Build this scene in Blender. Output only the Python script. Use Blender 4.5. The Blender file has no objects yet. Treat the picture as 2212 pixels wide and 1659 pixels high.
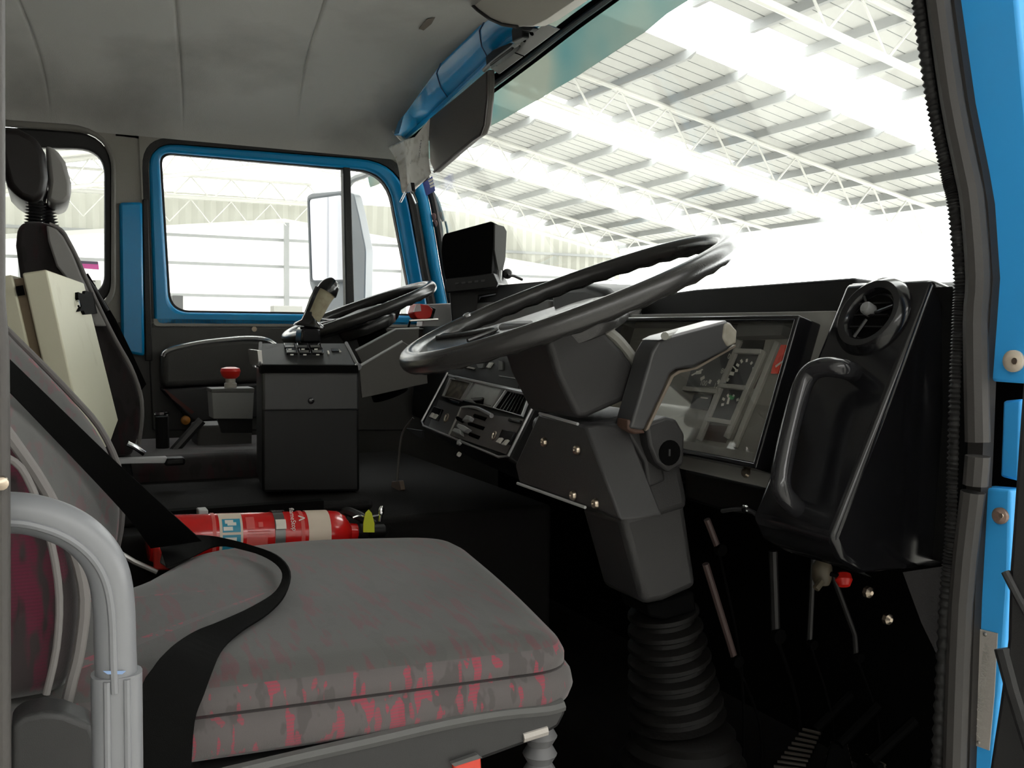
import bpy, bmesh, math, random
from mathutils import Vector, Matrix
random.seed(4)
V = Vector
SC = bpy.context.scene
COL = SC.collection
W, H, F = 2212.0, 1659.0, 2081.0

# ------------------------------------------------------------------ camera
CP = V((1.9, 0.0, 0.85))
hd, pt, rl = math.radians(26.0), math.radians(3.2), math.radians(0.65)
FW = V((-math.cos(hd) * math.cos(pt), math.sin(hd) * math.cos(pt), -math.sin(pt)))
R0 = FW.cross(V((0, 0, 1))).normalized()
U0 = R0.cross(FW)
RT = math.cos(rl) * R0 + math.sin(rl) * U0
UP = math.cos(rl) * U0 - math.sin(rl) * R0
cam = bpy.data.cameras.new('camera')
cam.sensor_width = 36.0
cam.lens = 36.0 * F / W
cam.clip_start = 0.02
cam.clip_end = 400
camo = bpy.data.objects.new('camera', cam)
M3 = Matrix((RT, UP, -FW)).transposed()
camo.matrix_world = Matrix.Translation(CP) @ M3.to_4x4()
COL.objects.link(camo)
SC.camera = camo

# ------------------------------------------------------------------ light and exposure
SC.view_settings.view_transform = 'Standard'
SC.view_settings.look = 'None'
SC.view_settings.exposure = 0.0
SC.view_settings.gamma = 1.0
SC.view_settings.use_curve_mapping = False
SKY = 9.0
wd = bpy.data.worlds.new('daylight')
SC.world = wd
wd.use_nodes = True
bg = wd.node_tree.nodes['Background']
bg.inputs['Color'].default_value = (1.0, 0.995, 0.97, 1)
bg.inputs['Strength'].default_value = SKY
SC.cycles.max_bounces = 8
SC.cycles.transparent_max_bounces = 16
SC.cycles.sample_clamp_indirect = 6.0

# ------------------------------------------------------------------ pixel rays: a point of the place at a known plane
def ray(px, py):
    return FW + RT * ((px - W / 2) / F) + UP * ((H / 2 - py) / F)
def PX(px, py, x):
    d = ray(px, py); return CP + d * ((x - CP.x) / d.x)
def PY(px, py, y):
    d = ray(px, py); return CP + d * ((y - CP.y) / d.y)
def PZ(px, py, z):
    d = ray(px, py); return CP + d * ((z - CP.z) / d.z)
def PD(px, py, t):
    return CP + ray(px, py) * t
def PP(px, py, pl, off=0.0):
    o, n = pl
    o = o + n * off
    d = ray(px, py)
    return CP + d * ((o - CP).dot(n) / d.dot(n))
def plane3(a, b, c, toward=None):
    n = (b - a).cross(c - a).normalized()
    t = (toward or CP) - a
    if n.dot(t) < 0: n = -n
    return (a, n)
def xs(pts, x): return [PX(p[0], p[1], x) for p in pts]
def ys(pts, y): return [PY(p[0], p[1], y) for p in pts]
def zs(pts, z): return [PZ(p[0], p[1], z) for p in pts]
def pps(pts, pl, off=0.0): return [PP(p[0], p[1], pl, off) for p in pts]

# ------------------------------------------------------------------ materials
def lin(c):
    c = c / 255.0
    return c / 12.92 if c <= 0.04045 else ((c + 0.055) / 1.055) ** 2.4
MATS = {}
def mat(name, rgb, rough=0.5, metal=0.0, spec=0.5, bump=None, var=None, linear=True, coat=0.0):
    if name in MATS: return MATS[name]
    m = bpy.data.materials.new(name); m.use_nodes = True
    nt = m.node_tree; b = nt.nodes['Principled BSDF']
    c = tuple(rgb) if linear else tuple(lin(v) for v in rgb)
    b.inputs['Base Color'].default_value = (*c, 1)
    b.inputs['Roughness'].default_value = rough
    b.inputs['Metallic'].default_value = metal
    b.inputs['Specular IOR Level'].default_value = spec
    b.inputs['Coat Weight'].default_value = coat
    tc = nt.nodes.new('ShaderNodeTexCoord')
    if bump:
        n = nt.nodes.new('ShaderNodeTexNoise'); n.inputs['Scale'].default_value = bump[0]; n.inputs['Detail'].default_value = 4
        nt.links.new(tc.outputs['Object'], n.inputs['Vector'])
        bp = nt.nodes.new('ShaderNodeBump'); bp.inputs['Strength'].default_value = bump[1]; bp.inputs['Distance'].default_value = 0.002
        nt.links.new(n.outputs['Fac'], bp.inputs['Height']); nt.links.new(bp.outputs['Normal'], b.inputs['Normal'])
    if var:                     # (scale, other colour, amount, low, high): dirt and wear with a shape of its own
        n = nt.nodes.new('ShaderNodeTexNoise'); n.inputs['Scale'].default_value = var[0]; n.inputs['Detail'].default_value = 6
        nt.links.new(tc.outputs['Object'], n.inputs['Vector'])
        r = nt.nodes.new('ShaderNodeValToRGB'); r.color_ramp.elements[0].position = var[3]; r.color_ramp.elements[1].position = var[4]
        r.color_ramp.elements[1].color = (var[2],) * 3 + (1,)
        nt.links.new(n.outputs['Fac'], r.inputs['Fac'])
        mx = nt.nodes.new('ShaderNodeMix'); mx.data_type = 'RGBA'
        mx.inputs[6].default_value = (*c, 1); mx.inputs[7].default_value = (*var[1], 1)
        nt.links.new(r.outputs['Color'], mx.inputs[0]); nt.links.new(mx.outputs[2], b.inputs['Base Color'])
    MATS[name] = m
    return m
def glass(name, tint, gloss=1.0, film=None):
    m = bpy.data.materials.new(name); m.use_nodes = True
    nt = m.node_tree; nt.nodes.remove(nt.nodes['Principled BSDF']); out = nt.nodes['Material Output']
    t = nt.nodes.new('ShaderNodeBsdfTransparent'); t.inputs['Color'].default_value = (*tint, 1)
    g = nt.nodes.new('ShaderNodeBsdfGlossy'); g.inputs['Roughness'].default_value = 0.02
    fr = nt.nodes.new('ShaderNodeFresnel'); fr.inputs['IOR'].default_value = 1.35
    mu = nt.nodes.new('ShaderNodeMath'); mu.operation = 'MULTIPLY'; mu.inputs[1].default_value = gloss
    nt.links.new(fr.outputs[0], mu.inputs[0])
    base = t
    if film:                    # (colour, share, noise colour): a translucent printed film
        d = nt.nodes.new('ShaderNodeBsdfTranslucent')
        d.inputs['Color'].default_value = (*film[0], 1)
        mm = nt.nodes.new('ShaderNodeMixShader'); mm.inputs[0].default_value = film[1]
        nt.links.new(t.outputs[0], mm.inputs[1]); nt.links.new(d.outputs[0], mm.inputs[2]); base = mm
        tc = nt.nodes.new('ShaderNodeTexCoord'); n = nt.nodes.new('ShaderNodeTexNoise'); n.inputs['Scale'].default_value = 3.2
        nt.links.new(tc.outputs['Object'], n.inputs['Vector'])
        r = nt.nodes.new('ShaderNodeValToRGB'); r.color_ramp.elements[0].position = .45; r.color_ramp.elements[1].position = .72
        r.color_ramp.elements[0].color = (*film[0], 1); r.color_ramp.elements[1].color = (*film[2], 1)
        nt.links.new(n.outputs['Fac'], r.inputs['Fac']); nt.links.new(r.outputs['Color'], d.inputs['Color'])
    ms = nt.nodes.new('ShaderNodeMixShader')
    nt.links.new(mu.outputs[0], ms.inputs[0]); nt.links.new(base.outputs[0], ms.inputs[1]); nt.links.new(g.outputs[0], ms.inputs[2])
    nt.links.new(ms.outputs[0], out.inputs['Surface'])
    MATS[name] = m
    return m
def fabric(name, base, streak, amount, lo, hi, sc, rot, hatch, dark):
    m = bpy.data.materials.new(name); m.use_nodes = True
    nt = m.node_tree; b = nt.nodes['Principled BSDF']; b.inputs['Roughness'].default_value = 0.95
    b.inputs['Specular IOR Level'].default_value = 0.1
    b.inputs['Sheen Weight'].default_value = 0.25
    tc = nt.nodes.new('ShaderNodeTexCoord')
    def noise(scale, r, s, det=2):
        mp = nt.nodes.new('ShaderNodeMapping'); mp.inputs['Rotation'].default_value = r; mp.inputs['Scale'].default_value = s
        nt.links.new(tc.outputs['Object'], mp.inputs['Vector'])
        n = nt.nodes.new('ShaderNodeTexNoise'); n.inputs['Scale'].default_value = scale; n.inputs['Detail'].default_value = det
        nt.links.new(mp.outputs[0], n.inputs['Vector']); return n
    def ramp(src, a, c, v=1.0):
        r = nt.nodes.new('ShaderNodeValToRGB'); r.color_ramp.elements[0].position = a; r.color_ramp.elements[1].position = c
        r.color_ramp.elements[1].color = (v, v, v, 1); nt.links.new(src, r.inputs['Fac']); return r.outputs['Color']
    s1 = ramp(noise(sc, rot[0], rot[1]).outputs['Fac'], lo, hi, amount)
    s2 = ramp(noise(sc * 1.15, rot[2], rot[3]).outputs['Fac'], lo + .015, hi + .015, amount * .8)
    dk = ramp(noise(sc * .8, (.3, .8, 1.9), (.4, 1, .5)).outputs['Fac'], .56, .60, dark)
    wv = nt.nodes.new('ShaderNodeTexWave'); wv.bands_direction = 'Z'; wv.inputs['Scale'].default_value = 90; wv.inputs['Distortion'].default_value = 0.5
    nt.links.new(tc.outputs['Object'], wv.inputs['Vector'])
    ad = nt.nodes.new('ShaderNodeMath'); ad.operation = 'MAXIMUM'
    nt.links.new(s1, ad.inputs[0]); nt.links.new(s2, ad.inputs[1])
    hm = nt.nodes.new('ShaderNodeMapRange'); hm.inputs['To Min'].default_value = 1 - hatch; nt.links.new(wv.outputs['Fac'], hm.inputs['Value'])
    mu = nt.nodes.new('ShaderNodeMath'); mu.operation = 'MULTIPLY'; nt.links.new(ad.outputs[0], mu.inputs[0]); nt.links.new(hm.outputs[0], mu.inputs[1])
    m1 = nt.nodes.new('ShaderNodeMix'); m1.data_type = 'RGBA'; m1.inputs[6].default_value = (*base, 1); m1.inputs[7].default_value = (*[c * .45 for c in base], 1)
    nt.links.new(dk, m1.inputs[0])
    m2 = nt.nodes.new('ShaderNodeMix'); m2.data_type = 'RGBA'; m2.inputs[7].default_value = (*streak, 1)
    nt.links.new(mu.outputs[0], m2.inputs[0]); nt.links.new(m1.outputs[2], m2.inputs[6]); nt.links.new(m2.outputs[2], b.inputs['Base Color'])
    n = noise(700, (0, 0, 0), (1, 1, 1)); bp = nt.nodes.new('ShaderNodeBump'); bp.inputs['Strength'].default_value = .25; bp.inputs['Distance'].default_value = .001
    nt.links.new(n.outputs['Fac'], bp.inputs['Height']); nt.links.new(bp.outputs[0], b.inputs['Normal'])
    MATS[name] = m
    return m

BLK = mat('black_plastic', (.005, .005, .0052), .42, spec=.27, bump=(900, .12))
BLKG = mat('gloss_black_plastic', (.007, .007, .008), .16, spec=.55)
BLKM = mat('matt_black', (.003, .003, .003), .8, spec=.03)
BLKR = mat('black_rubber', (.017, .0165, .0165), .55, spec=.4, bump=(160, .3))
BLKF = mat('black_webbing', (.0035, .0035, .0035), .9, spec=.1, bump=(1200, .3))
DKG = mat('dark_grey_plastic', (.03, .03, .0305), .42, spec=.45, bump=(1100, .15))
MDG = mat('mid_grey_plastic', (.1, .1, .098), .5, spec=.4, bump=(900, .12))
RIMM = mat('steering_rim_plastic', (.026, .0252, .0245), .24, spec=.6, bump=(500, .1))
LINING = mat('grey_vinyl_lining', (.52, .515, .49), .6, spec=.3, bump=(380, .25), var=(2.2, (.2, .19, .17), .6, .5, .72))
LINDK = mat('dark_vinyl_lining', (.065, .06, .055), .6, spec=.3, bump=(380, .3))
TRIM = mat('door_trim_vinyl', (.06, .058, .053), .5, spec=.4, bump=(450, .2))
BLUE = mat('blue_cab_paint', (.001, .25, .54), .3, spec=.4, coat=.15, var=(5, (.02, .31, .54), .3, .5, .75))
BLUE_LIT = mat('blue_cab_paint_lit', (.045, .42, .95), .35, spec=.5, var=(6, (.08, .34, .7), .35, .5, .75))  # brighter copy of the cab blue, with the strong door light in its colour
CHROME = mat('chrome', (.75, .75, .76), .12, metal=1.0)
STEEL = mat('zinc_steel', (.42, .41, .39), .35, metal=1.0)
BRASSY = mat('zinc_bolt', (.5, .42, .33), .3, metal=1.0)
GREYPAINT = mat('grey_handle_paint', (.19, .195, .208), .35, spec=.5)
CREAM = mat('beige_enclosure_paint', (.62, .6, .46), .5, spec=.3, var=(14, (.4, .37, .25), .5, .6, .8))
CREAMIN = mat('brown_gasket', (.16, .12, .075), .7)
LGREY = mat('light_grey_case', (.34, .345, .34), .45)
RED = mat('red_plastic', (.62, .018, .012), .35, spec=.5)
REDP = mat('red_extinguisher_paint', (.55, .008, .008), .22, spec=.55, coat=.5)
WHITE = mat('white_print', (.68, .66, .6), .5)
PAPER = mat('dirty_paper', (.86, .84, .79), .85, spec=.1, var=(38, (.38, .35, .27), .55, .52, .7))
TEAL = mat('teal_print', (.02, .24, .36), .45)
REDL = mat('pale_red_print', (.58, .09, .08), .45)
YEL = mat('yellow_tag', (.62, .66, .03), .5)
CREAMB = mat('cream_print', (.62, .52, .42), .45)
GAUGE = mat('gauge_face', (.01, .01, .012), .5)
GPLATE = mat('gauge_surround', (.2, .193, .172), .55)
GRIB = mat('gauge_rib', (.3, .29, .265), .5)
GREEN = mat('green_print', (.04, .3, .09), .5)
ALU = mat('brushed_plate', (.46, .43, .40), .45, metal=.15, bump=(300, .2))
VISOR = mat('visor_vinyl', (.085, .076, .068), .55, spec=.35, bump=(420, .25))
VISORB = mat('beige_visor_vinyl', (.62, .6, .54), .6, bump=(420, .2))
BLUEP = mat('blue_label', (.035, .06, .33), .5)
PINK = mat('pink_sticker', (.5, .28, .25), .5)
AMBER = mat('amber_reflector', (.5, .2, .04), .25)
KNOBD = mat('worn_grip', (.32, .29, .2), .55, spec=.3, var=(60, (.2, .15, .1), .6, .45, .65))
FLOORM = mat('floor_rubber', (.005, .0046, .0042), .8, spec=.15, bump=(200, .3))
FAB_T = fabric('seat_fabric_plain', (.095, .094, .091), (.16, .045, .06), .5, .57, .63, 60, ((0, 0, .9), (.16, 1, .6), (0, 0, -.5), (.2, 1, .6)), .2, .12)
FAB_S = fabric('seat_fabric_pattern', (.115, .104, .104), (.33, .05, .08), .85, .585, .60, 58, ((.7, 0, .2), (.8, 1, .2), (-.45, 0, .2), (.8, .9, .18)), .5, .35)
FAB_W = fabric('seat_wing_fabric', (.028, .022, .023), (.085, .011, .027), .9, .55, .60, 40, ((.4, 0, .2), (.8, 1, .25), (-1.0, 0, .2), (.8, .9, .25)), .3, .5)
FAB_D = fabric('seat_fabric_dark', (.03, .026, .027), (.06, .012, .02), .4, .58, .64, 30, ((.4, 0, .2), (.8, 1, .25), (-1.0, 0, .2), (.8, .9, .25)), .2, .4)
PIPE = mat('seat_piping', (.17, .16, .155), .8)
GL_SIDE = glass('side_glass', (.96, .975, .97), .2)
GL_WIND = glass('windscreen_glass', (.97, .985, .98), .1)
GL_TINT = glass('windscreen_tint_film', (.3, .35, .33), .1, film=((.4, .41, .37), .65, (.13, .3, .33)))
GL_INST = glass('instrument_lens', (.98, .98, .97), .16)
GL_MIR = mat('mirror_glass', (.74, .75, .8), .03, metal=1.0)
def sheet(name, rgb, trans):
    m = bpy.data.materials.new(name); m.use_nodes = True
    nt = m.node_tree; nt.nodes.remove(nt.nodes['Principled BSDF']); out = nt.nodes['Material Output']
    d = nt.nodes.new('ShaderNodeBsdfDiffuse'); d.inputs['Color'].default_value = (*rgb, 1)
    t = nt.nodes.new('ShaderNodeBsdfTranslucent'); t.inputs['Color'].default_value = (*trans, 1)
    a = nt.nodes.new('ShaderNodeAddShader'); nt.links.new(d.outputs[0], a.inputs[0]); nt.links.new(t.outputs[0], a.inputs[1])
    nt.links.new(a.outputs[0], out.inputs['Surface']); MATS[name] = m
    return m
WROOF = sheet('translucent_roof_sheet', (.36, .36, .345), (.042, .042, .039))  # translucency added so sky light brightens the roof underside and the shed
WSTEEL = mat('white_steelwork', (.62, .62, .59), .5)
WPURL = mat('galvanised_purlin', (.3, .31, .31), .5)
WWALL = sheet('translucent_wall_sheet', (.5, .5, .48), (.22, .22, .21))  # translucency added so the end wall looks blown out by daylight
WUP = sheet('upper_wall_sheet', (.3, .3, .27), (.045, .045, .039))
WFLOOR = mat('concrete_floor', (.5, .49, .46), .7, bump=(3, .1))
TRUCKW = mat('white_truck_paint', (.75, .75, .76), .3)

# ------------------------------------------------------------------ geometry helpers; a geo is (verts, faces)
def join(*gs):
    v, f = [], []
    for g in gs:
        o = len(v); v += list(g[0]); f += [tuple(i + o for i in q) for q in g[1]]
    return (v, f)
def box(c, s, ax=None):
    c = V(c); X, Y, Z = ax if ax else (V((1, 0, 0)), V((0, 1, 0)), V((0, 0, 1)))
    hx, hy, hz = s[0] / 2, s[1] / 2, s[2] / 2
    v = [c + X * (hx * a) + Y * (hy * b) + Z * (hz * d) for a in (-1, 1) for b in (-1, 1) for d in (-1, 1)]
    return (v, [(0, 1, 3, 2), (4, 6, 7, 5), (0, 4, 5, 1), (2, 3, 7, 6), (0, 2, 6, 4), (1, 5, 7, 3)])
def boxmm(a, b):
    a, b = V(a), V(b)
    return box((a + b) / 2, (abs(b.x - a.x), abs(b.y - a.y), abs(b.z - a.z)))
def prism(pts, vec):
    n = len(pts); vec = V(vec)
    v = [V(p) for p in pts] + [V(p) + vec for p in pts]
    f = [tuple(range(n)), tuple(range(2 * n - 1, n - 1, -1))]
    f += [(i, i + n, (i + 1) % n + n, (i + 1) % n) for i in range(n)]
    return (v, f)
def prism2(a, b):
    n = len(a)
    v = [V(p) for p in a] + [V(p) for p in b]
    f = [tuple(range(n)), tuple(range(2 * n - 1, n - 1, -1))]
    f += [(i, i + n, (i + 1) % n + n, (i + 1) % n) for i in range(n)]
    return (v, f)
def ring(inner, outer, vec):
    n = len(inner); vec = V(vec)
    v = [V(p) for p in inner] + [V(p) for p in outer] + [V(p) + vec for p in inner] + [V(p) + vec for p in outer]
    f = []
    for i in range(n):
        j = (i + 1) % n
        f += [(i, j, n + j, n + i), (2 * n + i, 3 * n + i, 3 * n + j, 2 * n + j), (i, 2 * n + i, 2 * n + j, j), (n + i, n + j, 3 * n + j, 3 * n + i)]
    return (v, f)
def loft(rings, cap=True, closed=False):
    n = len(rings[0]); v = [V(p) for r in rings for p in r]; f = []
    m = len(rings)
    for k in range(m if closed else m - 1):
        a, b = k * n, ((k + 1) % m) * n
        f += [(a + i, a + (i + 1) % n, b + (i + 1) % n, b + i) for i in range(n)]
    if cap and not closed:
        f += [tuple(range(n - 1, -1, -1)), tuple(range((m - 1) * n, m * n))]
    return (v, f)
def strip(a, b, th):            # a thin solid band between two edge lines, thickness along its own normals
    n = len(a); rs = []
    for i in range(n):
        j0, j1 = max(i - 1, 0), min(i + 1, n - 1)
        t = V(a[j1]) + V(b[j1]) - V(a[j0]) - V(b[j0]); w = V(b[i]) - V(a[i])
        nn = t.cross(w)
        nn = nn.normalized() * th if nn.length > 1e-9 else V((0, 0, th))
        rs.append([V(a[i]) - nn, V(b[i]) - nn, V(b[i]) + nn, V(a[i]) + nn])
    return loft(rs)
def cat(pts, k=6, closed=False):
    pts = [V(p) for p in pts]; n = len(pts); out = []
    rng = range(n if closed else n - 1)
    for i in rng:
        g = (lambda q: pts[q % n]) if closed else (lambda q: pts[min(max(q, 0), n - 1)])
        p0, p1, p2, p3 = g(i - 1), g(i), g(i + 1), g(i + 2)
        for s in range(k):
            t = s / k
            out.append(.5 * (2 * p1 + (p2 - p0) * t + (2 * p0 - 5 * p1 + 4 * p2 - p3) * t * t + (3 * p1 - p0 - 3 * p2 + p3) * t ** 3))
    if not closed: out.append(pts[-1])
    return out
def tube(path, r, n=10, k=0, closed=False, flat=1.0, ref=None):
    p = cat(path, k, closed) if k else [V(q) for q in path]
    m = len(p); rr = r if callable(r) else (lambda s: r)
    rs = []; prev = V(ref) if ref else None
    for i in range(m):
        t = (p[(i + 1) % m] - p[i - 1]) if closed else (p[min(i + 1, m - 1)] - p[max(i - 1, 0)])
        t.normalize()
        if prev is None:
            prev = t.orthogonal()
        a = (prev - t * prev.dot(t)).normalized(); prev = a; b = t.cross(a)
        q = rr(i / max(m - 1, 1))
        rs.append([p[i] + a * (q * math.cos(2 * math.pi * j / n)) + b * (q * flat * math.sin(2 * math.pi * j / n)) for j in range(n)])
    return loft(rs, True, closed)
def lathe(prof, o, ax, n=24):
    o, ax = V(o), V(ax).normalized(); a = ax.orthogonal().normalized(); b = ax.cross(a)
    return loft([[o + ax * h + a * (r * math.cos(2 * math.pi * j / n)) + b * (r * math.sin(2 * math.pi * j / n)) for j in range(n)] for r, h in prof])
def cyl(o, ax, r, h, n=20): return lathe([(r, 0), (r, h)], o, ax, n)
def rpoly(pts, r, n=5):
    pts = [V(p) for p in pts]; m = len(pts); out = []
    rr = r if isinstance(r, (list, tuple)) else [r] * m
    for i in range(m):
        p, a, b = pts[i], pts[i - 1], pts[(i + 1) % m]
        da, db = a - p, b - p
        q = min(rr[i], da.length * .49, db.length * .49)
        A, B = p + da.normalized() * q, p + db.normalized() * q
        for s in range(n + 1):
            t = s / n; k = .12 * 4 * t * (1 - t)
            out.append((A * (1 - t) ** 2 + p * (2 * t * (1 - t)) + B * t * t) * (1 - k * 0) )
    return out
def sect(cx, hw, hh, n, o, X, Y, e=.5):
    out = []
    for j in range(n):
        a = 2 * math.pi * j / n; c, s = math.cos(a), math.sin(a)
        out.append(V(o) + V(X) * (cx + hw * math.copysign(abs(c) ** e, c)) + V(Y) * (hh * math.copysign(abs(s) ** e, s)))
    return out
def scaled(r, k, dz=0, kx=None):
    c = sum((V(p) for p in r), V()) / len(r)
    return [c + (V(p) - c) * k + V((0, 0, dz)) for p in r]
def text_geo(s, o, X, Y, size, depth=.0006, align='CENTER'):
    cu = bpy.data.curves.new('t', 'FONT'); cu.body = s; cu.size = 1.0; cu.align_x = align; cu.align_y = 'CENTER'
    ob = bpy.data.objects.new('t', cu); COL.objects.link(ob)
    bpy.context.view_layer.update()
    me = bpy.data.meshes.new_from_object(ob.evaluated_get(bpy.context.evaluated_depsgraph_get()))
    vs = [v.co.copy() for v in me.vertices]; fs = [tuple(p.vertices) for p in me.polygons]
    bpy.data.objects.remove(ob); bpy.data.curves.remove(cu); bpy.data.meshes.remove(me)
    X, Y = V(X).normalized(), V(Y).normalized(); N = X.cross(Y)
    n = len(vs)
    vv = [V(o) + X * v.x * size + Y * v.y * size + N * depth for v in vs]
    return (vv, fs)

# ------------------------------------------------------------------ objects
ORG = {}
def mesh(name, geo, m, bevel=0, smooth=35, seg=2, sub=0, org=V()):
    me = bpy.data.meshes.new(name)
    me.from_pydata([V(v) - org for v in geo[0]], [], geo[1])
    bm = bmesh.new(); bm.from_mesh(me)
    bmesh.ops.recalc_face_normals(bm, faces=bm.faces); bm.to_mesh(me); bm.free()
    for q in (m if isinstance(m, list) else [m]): me.materials.append(q)
    if smooth:
        me.polygons.foreach_set('use_smooth', [True] * len(me.polygons))
        me.set_sharp_from_angle(angle=math.radians(smooth))
    o = bpy.data.objects.new(name, me); COL.objects.link(o)
    if bevel:
        b = o.modifiers.new('bevel', 'BEVEL'); b.width = bevel; b.segments = seg; b.limit_method = 'ANGLE'; b.angle_limit = math.radians(32)
        b.harden_normals = False
    if sub:
        s = o.modifiers.new('subd', 'SUBSURF'); s.levels = sub; s.render_levels = sub
    return o
def tag(o, label=None, cat_=None, group=None, kind=None):
    if label: o['label'] = label
    if cat_: o['category'] = cat_
    if group: o['group'] = group
    if kind: o['kind'] = kind
    return o
def thing(name, label, cat_, loc, group=None):
    o = bpy.data.objects.new(name, None); o.empty_display_size = .05; COL.objects.link(o)
    o.location = V(loc); ORG[o.name] = V(loc)
    return tag(o, label, cat_, group)
def part(name, geo, m, parent, label=None, kind=None, **k):
    org = ORG[parent.name]
    o = mesh(name, geo, m, org=org, **k); o.parent = parent; ORG[o.name] = org
    return tag(o, label, None, None, kind)
def base_of(geo):
    n = len(geo[0]); c = sum((V(v) for v in geo[0]), V()) / n
    return V((c.x, c.y, min(V(v).z for v in geo[0])))
def solo(name, geo, m, label, cat_, group=None, **k):
    b = base_of(geo); o = mesh(name, geo, m, org=b, **k); o.location = b; ORG[o.name] = b
    return tag(o, label, cat_, group)
def struct(name, geo, m, **k):
    b = base_of(geo); o = mesh(name, geo, m, org=b, **k); o.location = b; ORG[o.name] = b
    return tag(o, None, None, None, 'structure')
def setmats(o, fn):             # material slot per face from its centre and normal, in world space
    b = ORG[o.name]
    for p in o.data.polygons: p.material_index = fn(p.center + b, p.normal)
X1, Y1, Z1 = V((1, 0, 0)), V((0, 1, 0)), V((0, 0, 1))

# ================================================================== THE SETTING: the shed outside
RIDGE = 9.0
def roofz(y): return 5.255 - .2 * (y - 26.0) if y >= RIDGE else 8.655 - .2 * (RIDGE - y)
SKYL = [(-41, -39.2), (-33.0, -30.4), (-25.8, -23.4), (-17.5, -15.1), (-9.7, -7.1), (-3.0, -.4), (8.4, 9.5)]  # last strip is unseen, added for highlights on the console edge
edges = []
x = -40.2
for a, b in sorted(SKYL):
    if a > x: edges.append((x, a))
    x = max(x, b)
edges.append((x, 12.0))
g = []
for a, b in edges:
    pr = [(26.46, roofz(26.46)), (RIDGE, roofz(RIDGE)), (-8.0, roofz(-8.0))]
    for (y0, z0), (y1, z1) in zip(pr, pr[1:]):
        g.append(([V((a, y0, z0)), V((b, y0, z0)), V((b, y1, z1)), V((a, y1, z1))], [(0, 1, 2, 3)]))
struct('shed_roof', join(*g), WROOF, smooth=0)
# ribs of the sheeting, pressed into the sheets
g = []
for a, b in edges:
    xx = a + .35
    while xx < b - .1:
        g.append(prism([V((xx, 26.4, roofz(26.4) - .012)), V((xx, RIDGE + .1, roofz(RIDGE + .1) - .012)), V((xx, RIDGE + .1, roofz(RIDGE + .1) + .01)), V((xx, 26.4, roofz(26.4) + .01))], (.022, 0, 0)))
        xx += .5
struct('shed_roof_panel', join(*g), WPURL, smooth=0)
struct('ground', boxmm((-60, -40, -1.42), (40, 60, -1.3)), WFLOOR, smooth=0)
# the other walls of the shed, out of the picture behind and beside the truck
struct('wall_shed_side', boxmm((14.0, -8.1, -1.3), (14.15, 26.5, 9.0)), mat('side_wall_sheet', (.45, .45, .43), .7), smooth=0)
struct('wall_shed_rear', boxmm((-40.2, -8.2, -1.3), (14.1, -8.05, 6.0)), MATS['side_wall_sheet'], smooth=0)
# end wall: upper corrugated sheeting over white lower sheeting with girts
def gable(z0, dz, x0, m, name, amp, pitch, y0=-7.9, y1=26.4, top=None):
    n = int((y1 - y0) / (pitch / 2)); a, b = [], []
    for i in range(n + 1):
        y = y0 + (y1 - y0) * i / n; xx = x0 + amp * (1 if i % 2 else -1)
        a.append(V((xx, y, z0(y)))); b.append(V((xx, y, top(y) if top else z0(y) + dz)))
    fr = []
    v = a + b; k = len(a)
    fr = [(i, i + 1, k + i + 1, k + i) for i in range(k - 1)]
    return struct(name, (v, fr), m, smooth=0)
apex = lambda y: 5.42 - .115 * abs(y - 9.4)
gable(lambda y: apex(y), 0, -40.0, WUP, 'wall_upper_end', .06, .5, top=lambda y: min(6.35, roofz(y)))
gable(lambda y: min(6.35, roofz(y)), 0, -40.1, WWALL, 'wall_glare_end', .02, 1.0, top=lambda y: max(roofz(y), 6.36))  # invented bright translucent band, imitating the glare above the upper wall
gable(lambda y: -1.3, 0, -40.15, WWALL, 'wall_lower_end', .03, .3, top=apex)
def girt(z, nm='girt'):
    return boxmm((-40.02, -7, z - .06), (-39.86, 26, z + .06))
for i, z in enumerate((4.6, 3.46, 2.15)):
    o = solo('wall_girt', girt(z), WPURL, ['uppermost grey rail along the white end wall of the shed', 'middle grey rail along the white end wall of the shed', 'lowest grey rail along the white end wall of the shed'][i], 'rail', 'rails on the shed end wall', smooth=0)
for i, y in enumerate((-.7, 9.45, 14.75)):
    solo('shed_post', boxmm((-39.75, y - .1, -1.3), (-39.55, y + .1, apex(y) - .1)), WPURL,
         ['grey steel post of the shed wall seen through the rear side window', 'grey steel post of the shed wall beside the mirror seen through the door window', 'grey steel post of the shed wall seen through the front quarter window'][i], 'post', 'posts of the shed end wall', smooth=0)
pb = solo('eave_beam', prism([V((-40, 26.3, 5.02)), V((-40, 26.5, 5.02)), V((-40, 26.5, 5.2)), V((-40, 26.3, 5.2))], (52, 0, 0)), WPURL, 'grey beam along the far eave of the shed roof', 'beam', smooth=0)
gbeam = []
for ya, yb in ((-7, 9.4), (9.4, 26)):
    gbeam.append(prism([V((-39.98, ya, apex(ya) - .09)), V((-39.98, yb, apex(yb) - .09)), V((-39.98, yb, apex(yb) + .09)), V((-39.98, ya, apex(ya) + .09))], (.2, 0, 0)))
solo('gable_beam', join(*gbeam), WSTEEL, 'white sloping beam along the top of the lower end wall', 'beam', smooth=0)

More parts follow.
